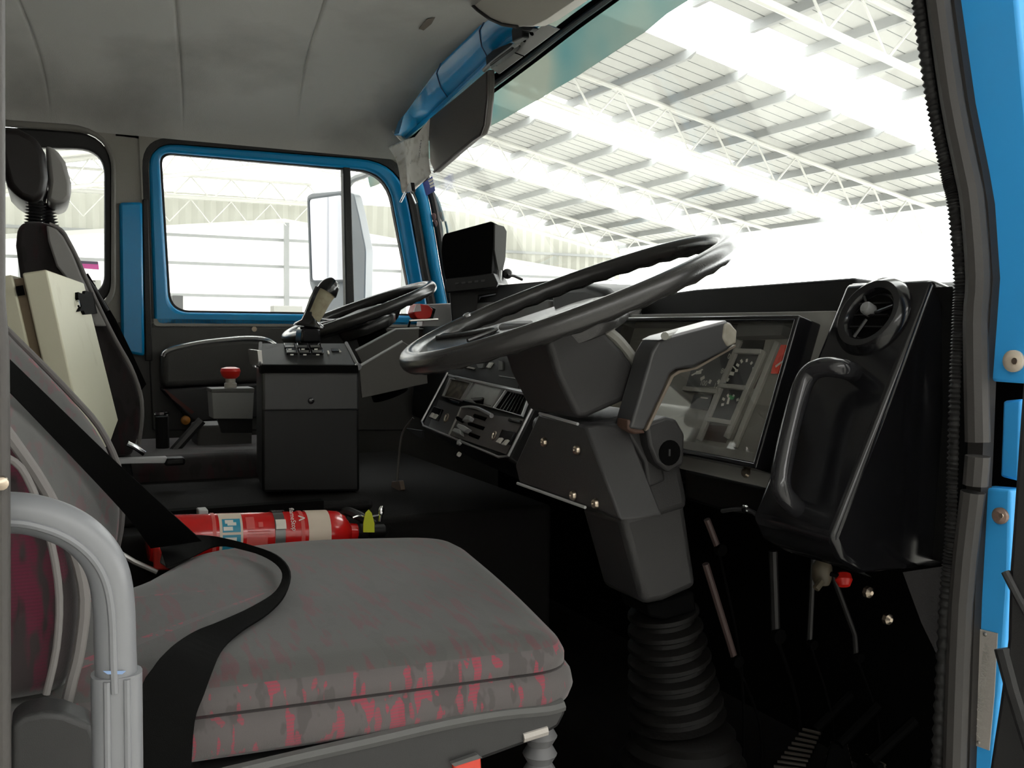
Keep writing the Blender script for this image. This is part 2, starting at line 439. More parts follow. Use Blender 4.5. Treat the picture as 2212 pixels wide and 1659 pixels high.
# purlins: one per line, cut and tapered at the daylight strips to imitate glare
def purlin_geo():
    g = []
    for a, b in edges:
        if a > 8: continue
        c0, c1 = a - .05, b + .05
        g.append(prism2([V((c0 - .3, -.02, -.14)), V((c0 - .3, .02, -.14)), V((c0 - .3, .02, -.11)), V((c0 - .3, -.02, -.11))],
                        [V((c0, -.06, -.24)), V((c0, .06, -.24)), V((c0, .06, -.04)), V((c0, -.06, -.04))]))
        g.append(prism([V((c0, -.06, -.24)), V((c0, .06, -.24)), V((c0, .06, -.03)), V((c0, -.06, -.03))], (c1 - c0, 0, 0)))
        g.append(prism2([V((c1, -.06, -.24)), V((c1, .06, -.24)), V((c1, .06, -.04)), V((c1, -.06, -.04))],
                        [V((c1 + .3, -.02, -.14)), V((c1 + .3, .02, -.14)), V((c1 + .3, .02, -.11)), V((c1 + .3, -.02, -.11))]))
    return join(*g)
ordn = ['first', 'second', 'third', 'fourth', 'fifth', 'sixth', 'seventh', 'eighth', 'ninth', 'tenth', 'eleventh', 'twelfth']
ply = [14.06 + 1.55 * k for k in range(-3, 8)]
p0 = mesh('roof_purlin', purlin_geo(), WPURL, smooth=0)
for i, y in enumerate(reversed(ply)):
    o = p0 if i == 0 else p0.copy()
    if i: COL.objects.link(o)
    o.location = (0, y, roofz(y))
    tag(o, 'grey roof purlin, ' + ordn[i] + ' line up from the far eave of the shed', 'purlin', 'roof purlins of the shed')
for i, y in enumerate((6.2, 3.1, 0.0)):
    o = p0.copy(); COL.objects.link(o); o.location = (0, y, roofz(y))
    tag(o, 'grey roof purlin on the slope behind the ridge, ' + ordn[i] + ' from the ridge', 'purlin', 'roof purlins of the shed')

# trusses: top chord, bottom chord and web; origin on the truss line
def bar(a, b, r, n=6): return tube([a, b], r, n)
def truss(xt, label, flat=False):
    t = thing('roof_truss', label, 'truss', (xt, RIDGE, roofz(RIDGE) - 1.3), 'white roof trusses of the shed')
    ys_ = [RIDGE] + ply[0:] + [26.2]
    top = [V((xt, y, roofz(y) - .3)) for y in (-7.5, RIDGE, 26.2)]
    bot = [V((xt, y, roofz(y) - 1.3)) for y in (-7.5, RIDGE, 26.2)]
    part('top_chord', tube(top, .075, 8), WSTEEL, t, smooth=40)
    part('bottom_chord', tube(bot, .085, 8), WSTEEL, t, smooth=40)
    g = []
    yy = 14.06 - 1.55 * 14
    while yy < 26:
        for s in (-.775, .775):
            g.append(bar(V((xt, yy, roofz(yy) - .3)), V((xt, yy + s, roofz(yy + s) - 1.3)), .03))
        yy += 1.55
    part('web', join(*g), WSTEEL, t, smooth=40)
    return t
truss(-12.05, 'white roof truss crossing the top right of the windscreen, nearest of the trusses')
truss(-20.5, 'white roof truss across the middle of the windscreen, second nearest truss')
truss(-28.4, 'white roof truss above the right end of the steering wheel, third nearest truss')
truss(-36.2, 'white roof truss close to the end wall, farthest of the trusses')

t = thing('wall_truss', 'white level truss standing against the end wall, seen through the far door window', 'truss', (-39.2, 1.5, 5.5))
part('bottom_chord', tube([V((-39.2, -7, 5.98)), V((-39.2, 10.4, 6.12))], .10, 8), WSTEEL, t)
part('top_chord', tube([V((-39.2, -7, 6.85)), V((-39.2, 10.4, 6.95))], .06, 8), WSTEEL, t)
g = []
for k in range(11):
    yy = -6.5 + 1.6 * k
    g += [bar(V((-39.2, yy, 6.0)), V((-39.2, yy + .8, 6.9)), .035), bar(V((-39.2, yy + 1.6, 6.0)), V((-39.2, yy + .8, 6.9)), .035)]
    g += [bar(V((-39.3, yy + .8, 6.0)), V((-39.6, yy, 5.1)), .025), bar(V((-39.3, yy + .8, 6.0)), V((-39.6, yy + 1.6, 5.1)), .025)]
part('web', join(*g), WSTEEL, t, smooth=40)
# things far off by the end wall
q = thing('hanging_sign', 'dark and magenta banner sign on the far wall behind the passenger seat', 'sign', PX(195, 570, -39.7))
part('sign_board', prism(xs([(150, 563), (212, 566), (214, 582), (150, 577)], -39.86), (-.27, 0, 0)), mat('magenta_sign', (.28, .02, .14), .5), q, smooth=0)
part('sign_band', prism(xs([(150, 562), (211, 565), (212, 571), (150, 568)], -39.84), (-.02, 0, 0)), mat('dark_sign', (.02, .008, .03), .5), q, smooth=0)
q = thing('wall_sign', 'pale grey sign with a dark letter S low on the far wall', 'sign', PX(205, 620, -39.7))
part('sign_board', prism(xs([(170, 604), (218, 605), (219, 625), (172, 625)], -39.86), (-.27, 0, 0)), mat('grey_sign', (.3, .3, .27), .5), q, smooth=0)
part('letter', text_geo('S', PX(202, 615, -39.84), -Y1 * -1, Z1, .42), mat('dark_letter', (.02, .02, .02), .6), q, smooth=0)
for px, py, w, hh, nm, lb, m in ((383, 655, 20, 30, 'barrel', 'dark drum standing far off by the left edge of the door window', mat('drum_dark', (.06, .06, .06), .6)),
                                 (620, 668, 60, 14, 'pallet_stack', 'low grey stack far off below the shed post', mat('pallet', (.3, .3, .28), .8)),
                                 (800, 646, 36, 40, 'crate', 'pale crate far off beyond the front quarter window', mat('crate_pale', (.45, .45, .42), .7))):
    o = PX(px, py, -36.0); s = 36 * 1.1 / F
    b = boxmm((-36.4, o.y - w * s / 2, -1.3), (-35.8, o.y + w * s / 2, o.z + hh * s / 2))
    solo(nm, b, m, lb, nm.split('_')[0], bevel=.03, smooth=0)

# ================================================================== THE SETTING: the cab shell
LW = -1.15
# floor, tunnel, walls
struct('floor', boxmm((-1.2, -.62, -.05), (1.2, 1.48, 0)), FLOORM, smooth=0)
struct('wall_front', prism([V((-1.2, 1.44, 0)), V((-1.2, 1.44, .9)), V((-1.2, 1.48, .9)), V((-1.2, 1.48, 0))], (2.4, 0, 0)), BLKM, smooth=0)
struct('wall_back', boxmm((-1.2, -.62, 0), (1.2, -.58, 1.56)), LINDK, smooth=0)
inner1 = rpoly(xs([(345, 328), (838, 370), (897, 682), (366, 674)], LW), [.035, .1, .015, .06], 8)
o1 = rpoly(xs([(319, 306), (868, 349), (934, 706), (333, 704)], LW), [.085, .14, .012, .012], 8)
o2 = rpoly(xs([(305, 292), (884, 336), (956, 707), (319, 706)], LW), [.095, .15, .012, .012], 8)
rect1 = rpoly([V((LW, o2[0].y - .012, 1.50)), V((LW, 1.085, 1.50)), V((LW, 1.262, .872)), V((LW, o2[-1].y - .0, .872))], .001, 8)
d1 = struct('door_1', ring(inner1, o1, (-.045, 0, 0)), BLUE, bevel=.011, seg=3)
def under(parent, name, geo, m, **k): return part(name, geo, m, parent, **k)
inn = rpoly(xs([(349, 332), (834, 374), (893, 678), (370, 670)], LW - .012), [.035, .1, .015, .055], 8)
under(d1, 'window_rubber', ring(inn, [p + V((-.012, 0, 0)) for p in inner1], (-.02, 0, 0)), BLKR)
under(d1, 'door_seal', ring([p for p in o1], [p for p in o2], (-.03, 0, 0)), BLKR, bevel=.004)
dv = xs([(741, 340), (757, 340), (767, 684), (748, 684)], LW - .005)
under(d1, 'window_divider', prism(dv, (-.035, 0, 0)), BLKR, bevel=.004)
struct('window_1', prism([V((LW - .03, y, z)) for y, z in ((.28, .87), (1.2, .87), (1.1, 1.4), (.28, 1.4))], (-.005, 0, 0)), GL_SIDE, smooth=0)
# lining around the openings
inner2 = rpoly(xs([(-170, 312), (226, 322), (226, 636), (-170, 625)], LW), [.05, .075, .06, .05], 8)
o3 = rpoly(xs([(-190, 262), (241, 288), (240, 660), (-190, 650)], LW), [.06, .11, .07, .05], 8)
o4 = rpoly(xs([(-200, 245), (250, 276), (250, 672), (-200, 662)], LW), [.06, .13, .08, .05], 8)
yl = o2[0].y
lin_top = struct('wall_left', join(
    boxmm((LW - .02, .17, .86), (LW - .005, o2[-1].y + .01, 1.5)),
    boxmm((LW - .02, -.6, 1.40), (LW - .005, 1.06, 1.66)),
    ring(o2, rect1, (-.02, 0, 0)),
    ring(o4, rpoly([V((LW, -.45, 1.5)), V((LW, .2, 1.5)), V((LW, .2, .8)), V((LW, -.45, .8))], .001, 8), (-.02, 0, 0))), mat('soiled_lining', (.3, .285, .255), .65, spec=.25, bump=(380, .25), var=(3, (.17, .155, .13), .6, .45, .7)), smooth=30)
struct('wall_left_panel', boxmm((LW - .03, -.6, 0), (LW - .006, 1.46, .872)), TRIM, smooth=0)
w2 = struct('window_2', prism([V((LW - .025, y, z)) for y, z in ((-.5, .9), (.19, .9), (.19, 1.42), (-.5, 1.42))], (-.005, 0, 0)), GL_SIDE, smooth=0)
under(w2, 'window_rubber', ring(inner2, o3, (-.035, 0, 0)), BLKR, bevel=.006)
under(w2, 'window_trim', ring(o3, o4, (.012, 0, 0)), mat('window_trim_grey', (.2, .19, .17), .55), bevel=.005)
bp = [(258, 437), (308, 436), (313, 770), (262, 760)]
tr1 = struct('trim_1', prism(xs(bp, LW + .012), (-.03, 0, 0)), BLUE, bevel=.008)
under(tr1, 'edge_strip', prism(xs([(308, 430), (320, 430), (330, 780), (314, 780)], LW + .008), (-.02, 0, 0)), BLKR, bevel=.003)
# under-window trim line with its screw
under(d1, 'trim_panel', prism(xs([(320, 706), (956, 709), (966, 930), (330, 930)], LW + .006), (-.02, 0, 0)), TRIM, bevel=.004)
under(d1, 'trim_screw', cyl(PX(549, 711, LW + .006), X1, .008, .004, 10), BRASSY)

# roof lining: quilted in panels, turning down to the side wall
seams = [-.31, .03, .386, .725, 1.6]
def seam_y(s, xx): return s - .15 * (xx + 1.15)
def linz(xx):
    a = abs(xx)
    if a < .62: return 1.605 + .012 * (1 - (a / .62) ** 2)
    t = min((a - .62) / .53, 1.0)
    return 1.605 - .2 * (1 - math.sqrt(max(1 - t * t, 0)))
XS = [-1.15 + .5 * (1 - math.cos(math.pi * i / 2 / 12)) for i in range(13)] + [-.65 + 1.3 * i / 14 for i in range(1, 15)] + [.65 + .5 * math.sin(math.pi * i / 2 / 12) for i in range(1, 13)]
vs, fs = [], []
rows = sorted(set([round(-.62 + 2.12 * j / 60, 4) for j in range(61)] + [round(q + d, 4) for q in seams[:4] for d in (-.03, -.02, -.012, -.007, -.004, -.002, 0, .002, .004, .007, .012, .02, .03)]))
NY = len(rows) - 1
for v in rows:
    d = min(abs(v - q) for q in seams)
    for xx in XS:
        fade = 1 - max(0, (abs(xx) - .9) / .25) ** 2
        k = (.006 * math.exp(-(d / .0034) ** 2) + .007 * math.exp(-(d / .08) ** 2)) * max(fade, 0)
        vs.append(V((xx, max(min(v - .15 * (xx + 1.15), 1.13), -.6), linz(xx) + k)))
NXs = len(XS)
fs = [(j * NXs + i, j * NXs + i + 1, (j + 1) * NXs + i + 1, (j + 1) * NXs + i) for j in range(NY) for i in range(NXs - 1)]
nv = len(vs)
vs += [p + V((0, 0, .04)) for p in vs]; fs += [tuple(nv + i for i in reversed(f)) for f in fs]
cl = struct('ceiling', (vs, fs), LINING, smooth=50)
def PC(px, py):
    p = PZ(px, py, 1.6)
    for _ in range(40):
        d = ray(px, py); t = (linz(p.x) - .003 - CP.z) / d.z; p = CP + d * t
    return p
for q_ in ([(905, 62), (922, 42), (940, 38), (932, 52), (915, 66)], [(470, 236), (478, 234), (482, 239), (474, 240)], [(484, 243), (494, 241), (496, 246), (488, 247)], [(150, 176), (200, 168), (262, 180), (276, 188), (205, 188)]):
    under(cl, 'scuff_mark', prism([PC(*p) for p in q_], (0, 0, .0008)), mat('scuff', (.2, .17, .14), .8), smooth=0)
# outer roof skin so that no light comes through
struct('cab_roof', boxmm((-1.2, -.62, 1.69), (1.2, 1.15, 1.72)), BLUE, smooth=0)

# header beam over the windscreen
lo_ = [(872, 300), (882, 294), (935, 251), (980, 207), (1040, 152), (1105, 87), (1180, 45), (1262, 0), (1400, -90), (1560, -190)]
up_ = [(862, 288), (872, 250), (908, 200), (953, 137), (1003, 88), (1050, 42), (1105, -5), (1180, -70), (1300, -170), (1440, -280)]
A_ = [PY(p[0], p[1], 1.085) for p in lo_]; B_ = [PY(p[0], p[1], 1.0) for p in up_]
rs = []
for a, b in zip(A_, B_):
    w = b - a
    rs.append([a, a + V((0, -.012, .004)), a + w * .3 + V((0, -.022, 0)), a + w * .7 + V((0, -.022, 0)), b, b + V((0, .05, .03)), a + V((0, .05, .03))])
hb = struct('trim_2', loft(rs), BLUE, smooth=60)
lip = [a + V((0, -.008, -.002)) for a in A_[1:]]
under(hb, 'header_lip', tube(lip, .007, 8), BLUE)
for (a, b) in (((953, 137), (975, 213)), ((1050, 42), (1062, 128))):
    pa, pb = PY(a[0], a[1], 1.0), PY(b[0], b[1], 1.085)
    m_ = (pa + pb) / 2 + V((0, -.024, 0))
    under(hb, 'joint_line', tube([pa + V((0, -.002, 0)), pa * .7 + pb * .3 + V((0, -.0235, 0)), m_, pa * .3 + pb * .7 + V((0, -.0235, 0)), pb + V((0, -.01, 0))], .0018, 6), mat('joint_dark', (.005, .04, .13), .5))  # dark seams across the header beam
# screen surface
def ysc(xx, z): return 1.335 - .09 * (xx / 1.1) ** 2 - .26 * (z - .93)
def PG(px, py, off=0.0):
    d = ray(px, py); t = 2.5
    for _ in range(60):
        p = CP + d * t
        t += (ysc(p.x, p.z) - off - p.y) / d.y * .9
    return CP + d * t
vs, fs = [], []
NX, NZ = 24, 8
for th in (0, .005):
    for j in range(NZ + 1):
        for i in range(NX + 1):
            xx = -1.11 + 2.22 * i / NX; z = .88 + .75 * j / NZ
            vs.append(V((xx, ysc(xx, z) + th, z)))
K = (NX + 1) * (NZ + 1)
for j in range(NZ):
    for i in range(NX):
        q = j * (NX + 1) + i
        fs += [(q, q + 1, q + NX + 2, q + NX + 1), (K + q, K + q + NX + 1, K + q + NX + 2, K + q + 1)]
ws = struct('window_3', (vs, fs), GL_WIND, smooth=60)
lowp = [(800, 405), (880, 372), (940, 335), (1000, 305), (1040, 283), (1090, 256), (1140, 228), (1172, 210), (1200, 192), (1245, 166), (1300, 130), (1370, 84), (1395, 68), (1440, 30), (1500, -8), (1600, -70), (1760, -170)]
a_ = [PG(p[0], p[1], .006) for p in lowp]
b_ = [V((p.x, ysc(p.x, 1.62) - .006, 1.62)) for p in a_]
under(ws, 'tint_band', strip(a_, b_, .0008), GL_TINT, smooth=60)
sl = [(880, 340), (960, 272), (1050, 209), (1150, 135), (1250, 58), (1330, 0), (1460, -96), (1640, -220)]
spth = [PG(p[0], p[1], .012) for p in sl]
under(ws, 'screen_rubber', tube(spth, .005, 8, k=4), BLKM)
spth2 = [PG(p[0] - 7, p[1] - 9, .03) for p in sl]
under(ws, 'inner_flange', tube(spth2, .011, 10, k=4, flat=.7), mat('flange_rubber_grey', (.07, .07, .07), .35))
dark_up = [PG(p[0] - 17, p[1] - 23, .045) for p in sl]; dark_lo = [PG(p[0] - 9, p[1] - 13, .03) for p in sl]
under(ws, 'dark_channel', strip(dark_lo, dark_up, .002), BLKM)
# perforated strip, bared where a visor has been taken off
pl_ = plane3(PY(1050, 142, 1.075), PY(1176, 52, 1.075), PY(1078, 160, 1.1))
ps = struct('trim_3', prism(pps([(1050, 142), (1176, 52), (1207, 64), (1078, 160)], pl_), (0, .004, .002)), mat('bare_metal_strip', (.6, .6, .58), .5), smooth=0)
for px, py in ((1085, 124), (1070, 137), (1131, 85), (1148, 71)):
    under(ps, 'hole', cyl(PP(px, py, pl_, .0005), pl_[1], .0075, .001, 14), BLKM)
pc = [PP(1107, 112, pl_, .001), PP(1133, 122, pl_, .001)]
under(ps, 'joint_line', tube(pc, .0015, 6), BLKM)

# left windscreen pillar
path = [PX(*p, -1.10) for p in ((893, 372), (912, 430), (925, 500), (938, 580), (952, 650), (962, 715))]
ap = struct('trim_4', tube(path, .021, 12, k=4, flat=.8), BLUE, smooth=60)
under(ap, 'pillar_gap', tube([p + V((-.005, -.032, 0)) for p in path], .014, 8, k=3), BLKR)
under(ap, 'pillar_rubber', tube([p + V((.012, .032, 0)) for p in path], .0135, 8, k=3), BLKR)

# right door opening: jamb, seals, hinge pillar
JY = .97
e1 = [(1978, -60), (1984, 0), (2015, 220), (2046, 370), (2061, 440), (2075, 600), (2072, 700), (2067, 820), (2062, 1000), (2057, 1150), (2044, 1300), (2026, 1659), (2020, 1760)]
e2 = [(2052, -60), (2061, 0), (2092, 220), (2122, 370), (2134, 440), (2145, 600), (2138, 700), (2129, 820), (2122, 1000), (2114, 1150), (2106, 1300), (2094, 1659), (2090, 1760)]
A_ = ys(e1, JY); B_ = ys(e2, JY)
jr = struct('trim_5', loft([[a, a * .5 + b * .5 + V((0, -.004, 0)), b, b + V((0, .018, 0)), a + V((-.0, .018, 0))] for a, b in zip(A_, B_)]), mat('pillar_rubber_brown', (.02, .018, .017), .6, bump=(120, .2)), smooth=60)
den = cat(A_, 64)
ribp = tube([p + V((.006, -.006, 0)) for p in den], lambda s: .0085 + .0013 * math.sin(s * 2 * math.pi * 185), 8)
under(jr, 'ribbed_seal', ribp, BLKR, smooth=50)
under(jr, 'seal_groove', tube([a * .62 + b * .38 + V((0, -.004, 0)) for a, b in zip(A_, B_)], .006, 8, k=4), BLKM)
mid = [a * .3 + b * .7 + V((0, -.008, 0)) for a, b in zip(A_, B_)]
for i0, i1 in ((0, 8), (8, 9), (9, 13)):
    seg_ = mid[i0:i1 + 1] if i1 < 13 else mid[i0:]
    if i0 == 8: seg_ = [PY(2112, 985, JY - .012), PY(2107, 1048, JY - .012)]
    elif i0 == 0: seg_ = mid[:7] + [PY(2112, 955, JY - .008)]
    else: seg_ = [PY(2102, 1062, JY - .008)] + mid[10:]
    under(jr, 'pillar_moulding', tube(seg_, .0135, 10, k=3), mat('grey_moulding', (.045, .042, .04), .55, bump=(90, .3)))
hp = struct('trim_6', prism(ys([(2052, -60), (2062, 0), (2093, 220), (2134, 440), (2144, 600), (2137, 700), (2127, 823), (2215, 829), (2250, 600), (2222, 300), (2206, 120), (2190, -60)], JY + .012), (0, .03, 0)), BLUE_LIT, bevel=.004)
under(hp, 'lower_pillar', prism(ys([(2112, 1052), (2182, 1058), (2178, 1250), (2166, 1420), (2140, 1700), (2086, 1700), (2100, 1400)], JY + .012), (0, .03, 0)), BLUE_LIT, bevel=.003)
under(hp, 'hinge_leaf', prism(ys([(2166, 866), (2205, 862), (2200, 1040), (2160, 1030)], JY + .03), (0, .02, 0)), BLUE_LIT, bevel=.003)
under(hp, 'pocket_shade_sheet', prism(ys([(2080, 790), (2300, 790), (2300, 1095), (2080, 1095)], JY + .088), (0, .02, 0)), BLKM, smooth=0)  # black sheet behind the gap, its colour standing in for shade
struct('wall_right', join(prism(ys([(2078, -60), (2320, -60), (2320, 1760), (2070, 1760)], JY + .095), (0, .02, 0))), BLKM, smooth=0)
for px, py, r, m, nm in ((2192, 780, .0125, mat('cream_bolt', (.6, .52, .42), .35), 'hinge_bolt'), (2163, 1114, .0095, mat('rusty_bolt', (.2, .13, .1), .5), 'pillar_bolt')):
    b = under(hp, nm, lathe([(r * .1, -.002), (r, -.001), (r, .004), (r * .6, .008), (r * .2, .0085)], PY(px, py, JY + .012), -Y1, 18), m)
    under(b, 'bolt_recess', cyl(PY(px, py, JY + .0035), -Y1, r * .3, .001, 10), BRASSY)
# maker's plate on the lower pillar
vp = thing('identification_plate', 'stamped aluminium identification plate riveted to the blue lower door pillar', 'plate', PY(2125, 1600, JY + .012))
PPL = (V((1.1, JY + .0115, .6)), -Y1)
part('plate', prism(pps([(2111, 1357), (2156, 1368), (2149, 1500), (2138, 1621), (2094, 1605)], PPL), (0, -.0012, 0)), ALU, vp, smooth=0)
for px, py in ((2128, 1370), (2114, 1604)): part('rivet', lathe([(.0025, 0), (.002, .0015), (.0004, .0022)], PP(px, py, PPL, .0012), -Y1, 10), STEEL, vp)
tx = (PP(2133, 1400, PPL) - PP(2114, 1585, PPL)).normalized()
part('stamped_characters', text_geo('A 1 1  80H8  93VV0021H', PP(2122, 1493, PPL, .0013), tx, tx.cross(Y1) * 1, .0108, .0003), mat('stamped_bright', (.72, .7, .66), .35, metal=.6), vp, smooth=0)
# the opened right door, its trim edge at the right border
dr = struct('door_2', prism(ys([(2211, 640), (2206, 760), (2195, 900), (2178, 1150), (2172, 1230), (2168, 1380), (2150, 1520), (2126, 1680), (2420, 1680), (2420, 640)], .80), (.03, .05, 0)), DKG, bevel=.008)
under(dr, 'trim_ridge', tube(ys([(2172, 1235), (2200, 1290), (2260, 1400)], .798), .004, 8), DKG)
under(dr, 'trim_roll', tube(ys([(2172, 1400), (2196, 1490), (2246, 1650)], .806), .010, 10), DKG)
# near rear pillar, a sliver at the left border
struct('trim_7', join(prism([V((1.25, -.14, 1.66)), V((1.25, PX(8, -80, 1.25).y, 1.66))] + xs([(8, -80), (9, 640), (18, 760), (20, 1000), (22, 1700)], 1.25) + [V((1.25, PX(22, 1700, 1.25).y, 0)), V((1.25, -.14, 0))], (-.03, 0, 0))), mat('brown_grey_pillar', (.05, .046, .043), .6, bump=(200, .3)), bevel=.004)
solo('pillar_screw', lathe([(.004, 0), (.004, .006), (.001, .008)], PX(4, 1042, 1.25), X1, 12), BRASSY, 'brass screw head on the dark pillar at the left border', 'screw')
# grey carpeted kick panel in the right foot well
struct('wall_right_kick', prism(ys([(1950, 1236), (2060, 1220), (2060, 1470), (2036, 1440), (1990, 1345)], 1.03), (0, .02, 0)), mat('kick_carpet', (.06, .058, .06), .95, spec=.1, bump=(500, .5)), smooth=0)

# ================================================================== SEATS
# driver's seat
ds = thing('driver_seat', 'grey and maroon patterned driver seat with the black belt lying on its cushion', 'seat', (.55, .25, 0))
out_ = rpoly([V((.872, -.06, 0)), V((.880, .30, 0)), V((.884, .592, 0)), V((.59, .650, 0)), V((.235, .700, 0)), V((.178, .42, 0)), V((.23, .215, 0)), V((.46, .085, 0)), V((.5, -.06, 0))], [.03, .3, .062, .2, .10, .2, .08, .1, .03], 8)
c0 = sum(out_, V()) / len(out_)
def rsc(dist, z, bow=0):
    r = []
    n = len(out_)
    for i, p in enumerate(out_):
        t = (out_[(i + 1) % n] - out_[i - 1]); nn = V((t.y, -t.x, 0)).normalized()
        if nn.dot(p - c0) < 0: nn = -nn
        q = p + nn * dist; f = (p.y + .06) / .72
        r.append(V((q.x, q.y, z - .018 * f)))
    return r
prof = [(-.04, .392), (-.012, .397), (.002, .406), (.0075, .420), (.0045, .435), (-.003, .4445), (-.0065, .4465), (-.004, .449), (-.004, .460), (-.012, .474), (-.03, .484), (-.05, .4875)]
rl_ = [rsc(*p) for p in prof]
edge_ = rl_[-1]
for k, dz in ((.9, .0016), (.8, .0028), (.68, .0038), (.55, .0046), (.42, .005), (.28, .0053), (.14, .0055), (.01, .0055)):
    q_ = []
    for p in edge_:
        d = V((p.x - c0.x, p.y - c0.y, 0)); e = d * k; f = d.normalized() * (.30 * k); w = min(1, (1 - k) * 1.6)
        e = e * (1 - w) + f * w
        q_.append(V((c0.x + e.x, c0.y + e.y, .4875 - .025 * (c0.y + e.y + .06) + dz)))
    rl_.append(q_)
cu = part('seat_cushion', loft(rl_), [FAB_S, FAB_T], ds, smooth=50)
def cm(c, n):
    return 1 if (n.z > .72 and c.z > .44) else 0
setmats(cu, cm)
pipe_ = [p + V((0, 0, .0)) for p in rsc(-.0055, .4465)]
part('seam', tube(pipe_, .0022, 6, closed=True), FAB_D, ds)
# backrest: sections from the seat up, near edge and far edge profiles
hs = [.475, .50, .53, .58, .63, .69, .74, .79, .85, .92, .98, 1.02]
def itp(tab, z):
    for (z0, v0), (z1, v1) in zip(tab, tab[1:]):
        if z <= z1: return v0 + (v1 - v0) * max(0, (z - z0)) / (z1 - z0)
    return tab[-1][1]
near = [(.40, -.008), (.47, .012), (.53, .026), (.58, .031), (.63, .022), (.69, -.002), (.74, -.03), (.85, -.1), (1.02, -.2)]
far = [(.40, .078), (.47, .098), (.55, .112), (.60, .11), (.665, .097), (.758, .026), (.844, -.051), (.92, -.11), (1.02, -.19)]
rs = []
for z in hs:
    yn, yf = itp(near, z), itp(far, z); k = 1 if z < .95 else (1.04 - z) / .09
    xn, xf = .872, .245
    bx = .075
    pts = [V((xn, yn - .12, z)), V((xn + .008, yn - .06, z)), V((xn + .004, yn - .012, z)), V((xn - .018, yn + .004, z)), V((xn - .055, yn - .004, z)), V((xn - .09, yn - .028, z)),
           V((xn - .16, yn * .8 + yf * .2 - .04, z)), V(((xn + xf) / 2, (yn + yf) / 2 - .045, z)), V((xf + .16, yn * .2 + yf * .8 - .04, z)),
           V((xf + .09, yf - .026, z)), V((xf + .05, yf - .006, z)), V((xf + .016, yf, z)), V((xf - .004, yf - .02, z)), V((xf - .006, yf - .07, z)), V((xf, yf - .13, z)), V(((xn + xf) / 2, (yn + yf) / 2 - .16, z))]
    rs.append(pts)
bk = part('backrest', loft(rs), [FAB_S, FAB_T], ds, smooth=60, sub=1)
bk.data.materials.append(FAB_W)
setmats(bk, lambda c, n: 2 if (n.x > .45 and c.x > .6) else (1 if (n.y > .2 and .3 < c.x < .8) else 0))
sp = [V((.872 - .003, itp(near, z) + .003, z)) for z in hs[:10]]
part('backrest_piping', tube(sp, .0058, 8, k=3), PIPE, ds)
sp = [V((.245 + .004, itp(far, z) + .001, z)) for z in hs[:10]]
part('backrest_piping', tube(sp, .005, 8, k=3), PIPE, ds)
# second piping on the near wing and the maroon side panel behind it
sp = xs([(8, 985), (45, 1010), (80, 1080), (112, 1180), (128, 1290), (122, 1400), (100, 1500)], .884)
part('wing_piping', tube(sp, .0035, 8, k=3), PIPE, ds)
# pan and mechanism below
pan = xs([(430, 1690), (520, 1668), (640, 1640), (800, 1603), (960, 1566), (1080, 1543), (1180, 1531), (1216, 1517), (1226, 1536), (1208, 1572), (1150, 1604), (1010, 1655), (900, 1700), (600, 1790), (430, 1800)], .886)
part('seat_pan', prism(pan, (-.66, .02, 0)), DKG, ds, bevel=.006)
part('pan_lip', tube(xs([(430, 1686), (640, 1636), (800, 1600), (960, 1563), (1080, 1542), (1180, 1532), (1216, 1522)], .884), .008, 8, k=3), MDG, ds)
c = PX(1166, 1625, .80)
part('suspension_damper', lathe([(.0 + .019 + (.004 if i % 2 else -.003), .035 - .012 * i) for i in range(22)], c, Z1, 18), mat('grey_damper', (.15, .15, .155), .5), ds)
cl_ = [PX(1128, 1592, .883), PX(1180, 1576, .883)]
part('pan_clip', tube(cl_, .007, 8), ALU, ds)
rt_ = xs([(980, 1652), (1040, 1636), (1043, 1700), (985, 1716)], .892)
part('red_release_tab', prism(rt_, (-.02, 0, 0)), mat('bright_red_tab', (.7, .06, .035), .35), ds, bevel=.003)
part('tab_frame', prism(xs([(975, 1650), (1032, 1630), (1042, 1637), (982, 1656)], .893), (-.02, 0, 0)), MDG, ds)
rc_ = xs([(24, 1568), (50, 1547), (95, 1538), (140, 1542), (200, 1566), (214, 1600), (216, 1760), (24, 1760)], .93)
part('recliner_cover', prism(rc_, (-.045, 0, 0)), DKG, ds, bevel=.012, seg=3)
part('seat_base', boxmm((.3, .02, .02), (.78, .5, .33)), BLKM, ds)

# black seat belt across the driver's seat
bl = thing('seat_belt', 'black seat belt hanging from the upper left to a buckle beside the driver seat', 'seat belt', (.3, .1, .4))
ea = [PD(-30, 728, 1.15), PD(10, 766, 1.20), PD(120, 872, 1.28), PD(230, 978, 1.37), PD(340, 1080, 1.45), PD(436, 1168, 1.52)]
eb = [PD(-30, 800, 1.15), PD(10, 836, 1.20), PD(105, 935, 1.28), PD(200, 1035, 1.37), PD(280, 1122, 1.45), PD(326, 1184, 1.52)]
part('shoulder_strap', strip(cat(ea, 3), cat(eb, 3), .0009), BLKF, bl, smooth=50)
zz = .489
la = [PZ(344, 1176, zz + .012), PZ(400, 1158, zz + .02), PZ(470, 1160, zz + .016), PZ(540, 1177, zz + .012), PZ(596, 1198, zz + .016), PZ(626, 1234, zz + .02), PZ(616, 1284, zz + .012), PZ(580, 1325, zz + .004), PZ(524, 1362, zz + .003), PZ(484, 1398, zz + .003), PX(460, 1446, .872), PX(440, 1500, .897), PX(420, 1560, .903), PX(412, 1680, .905)]
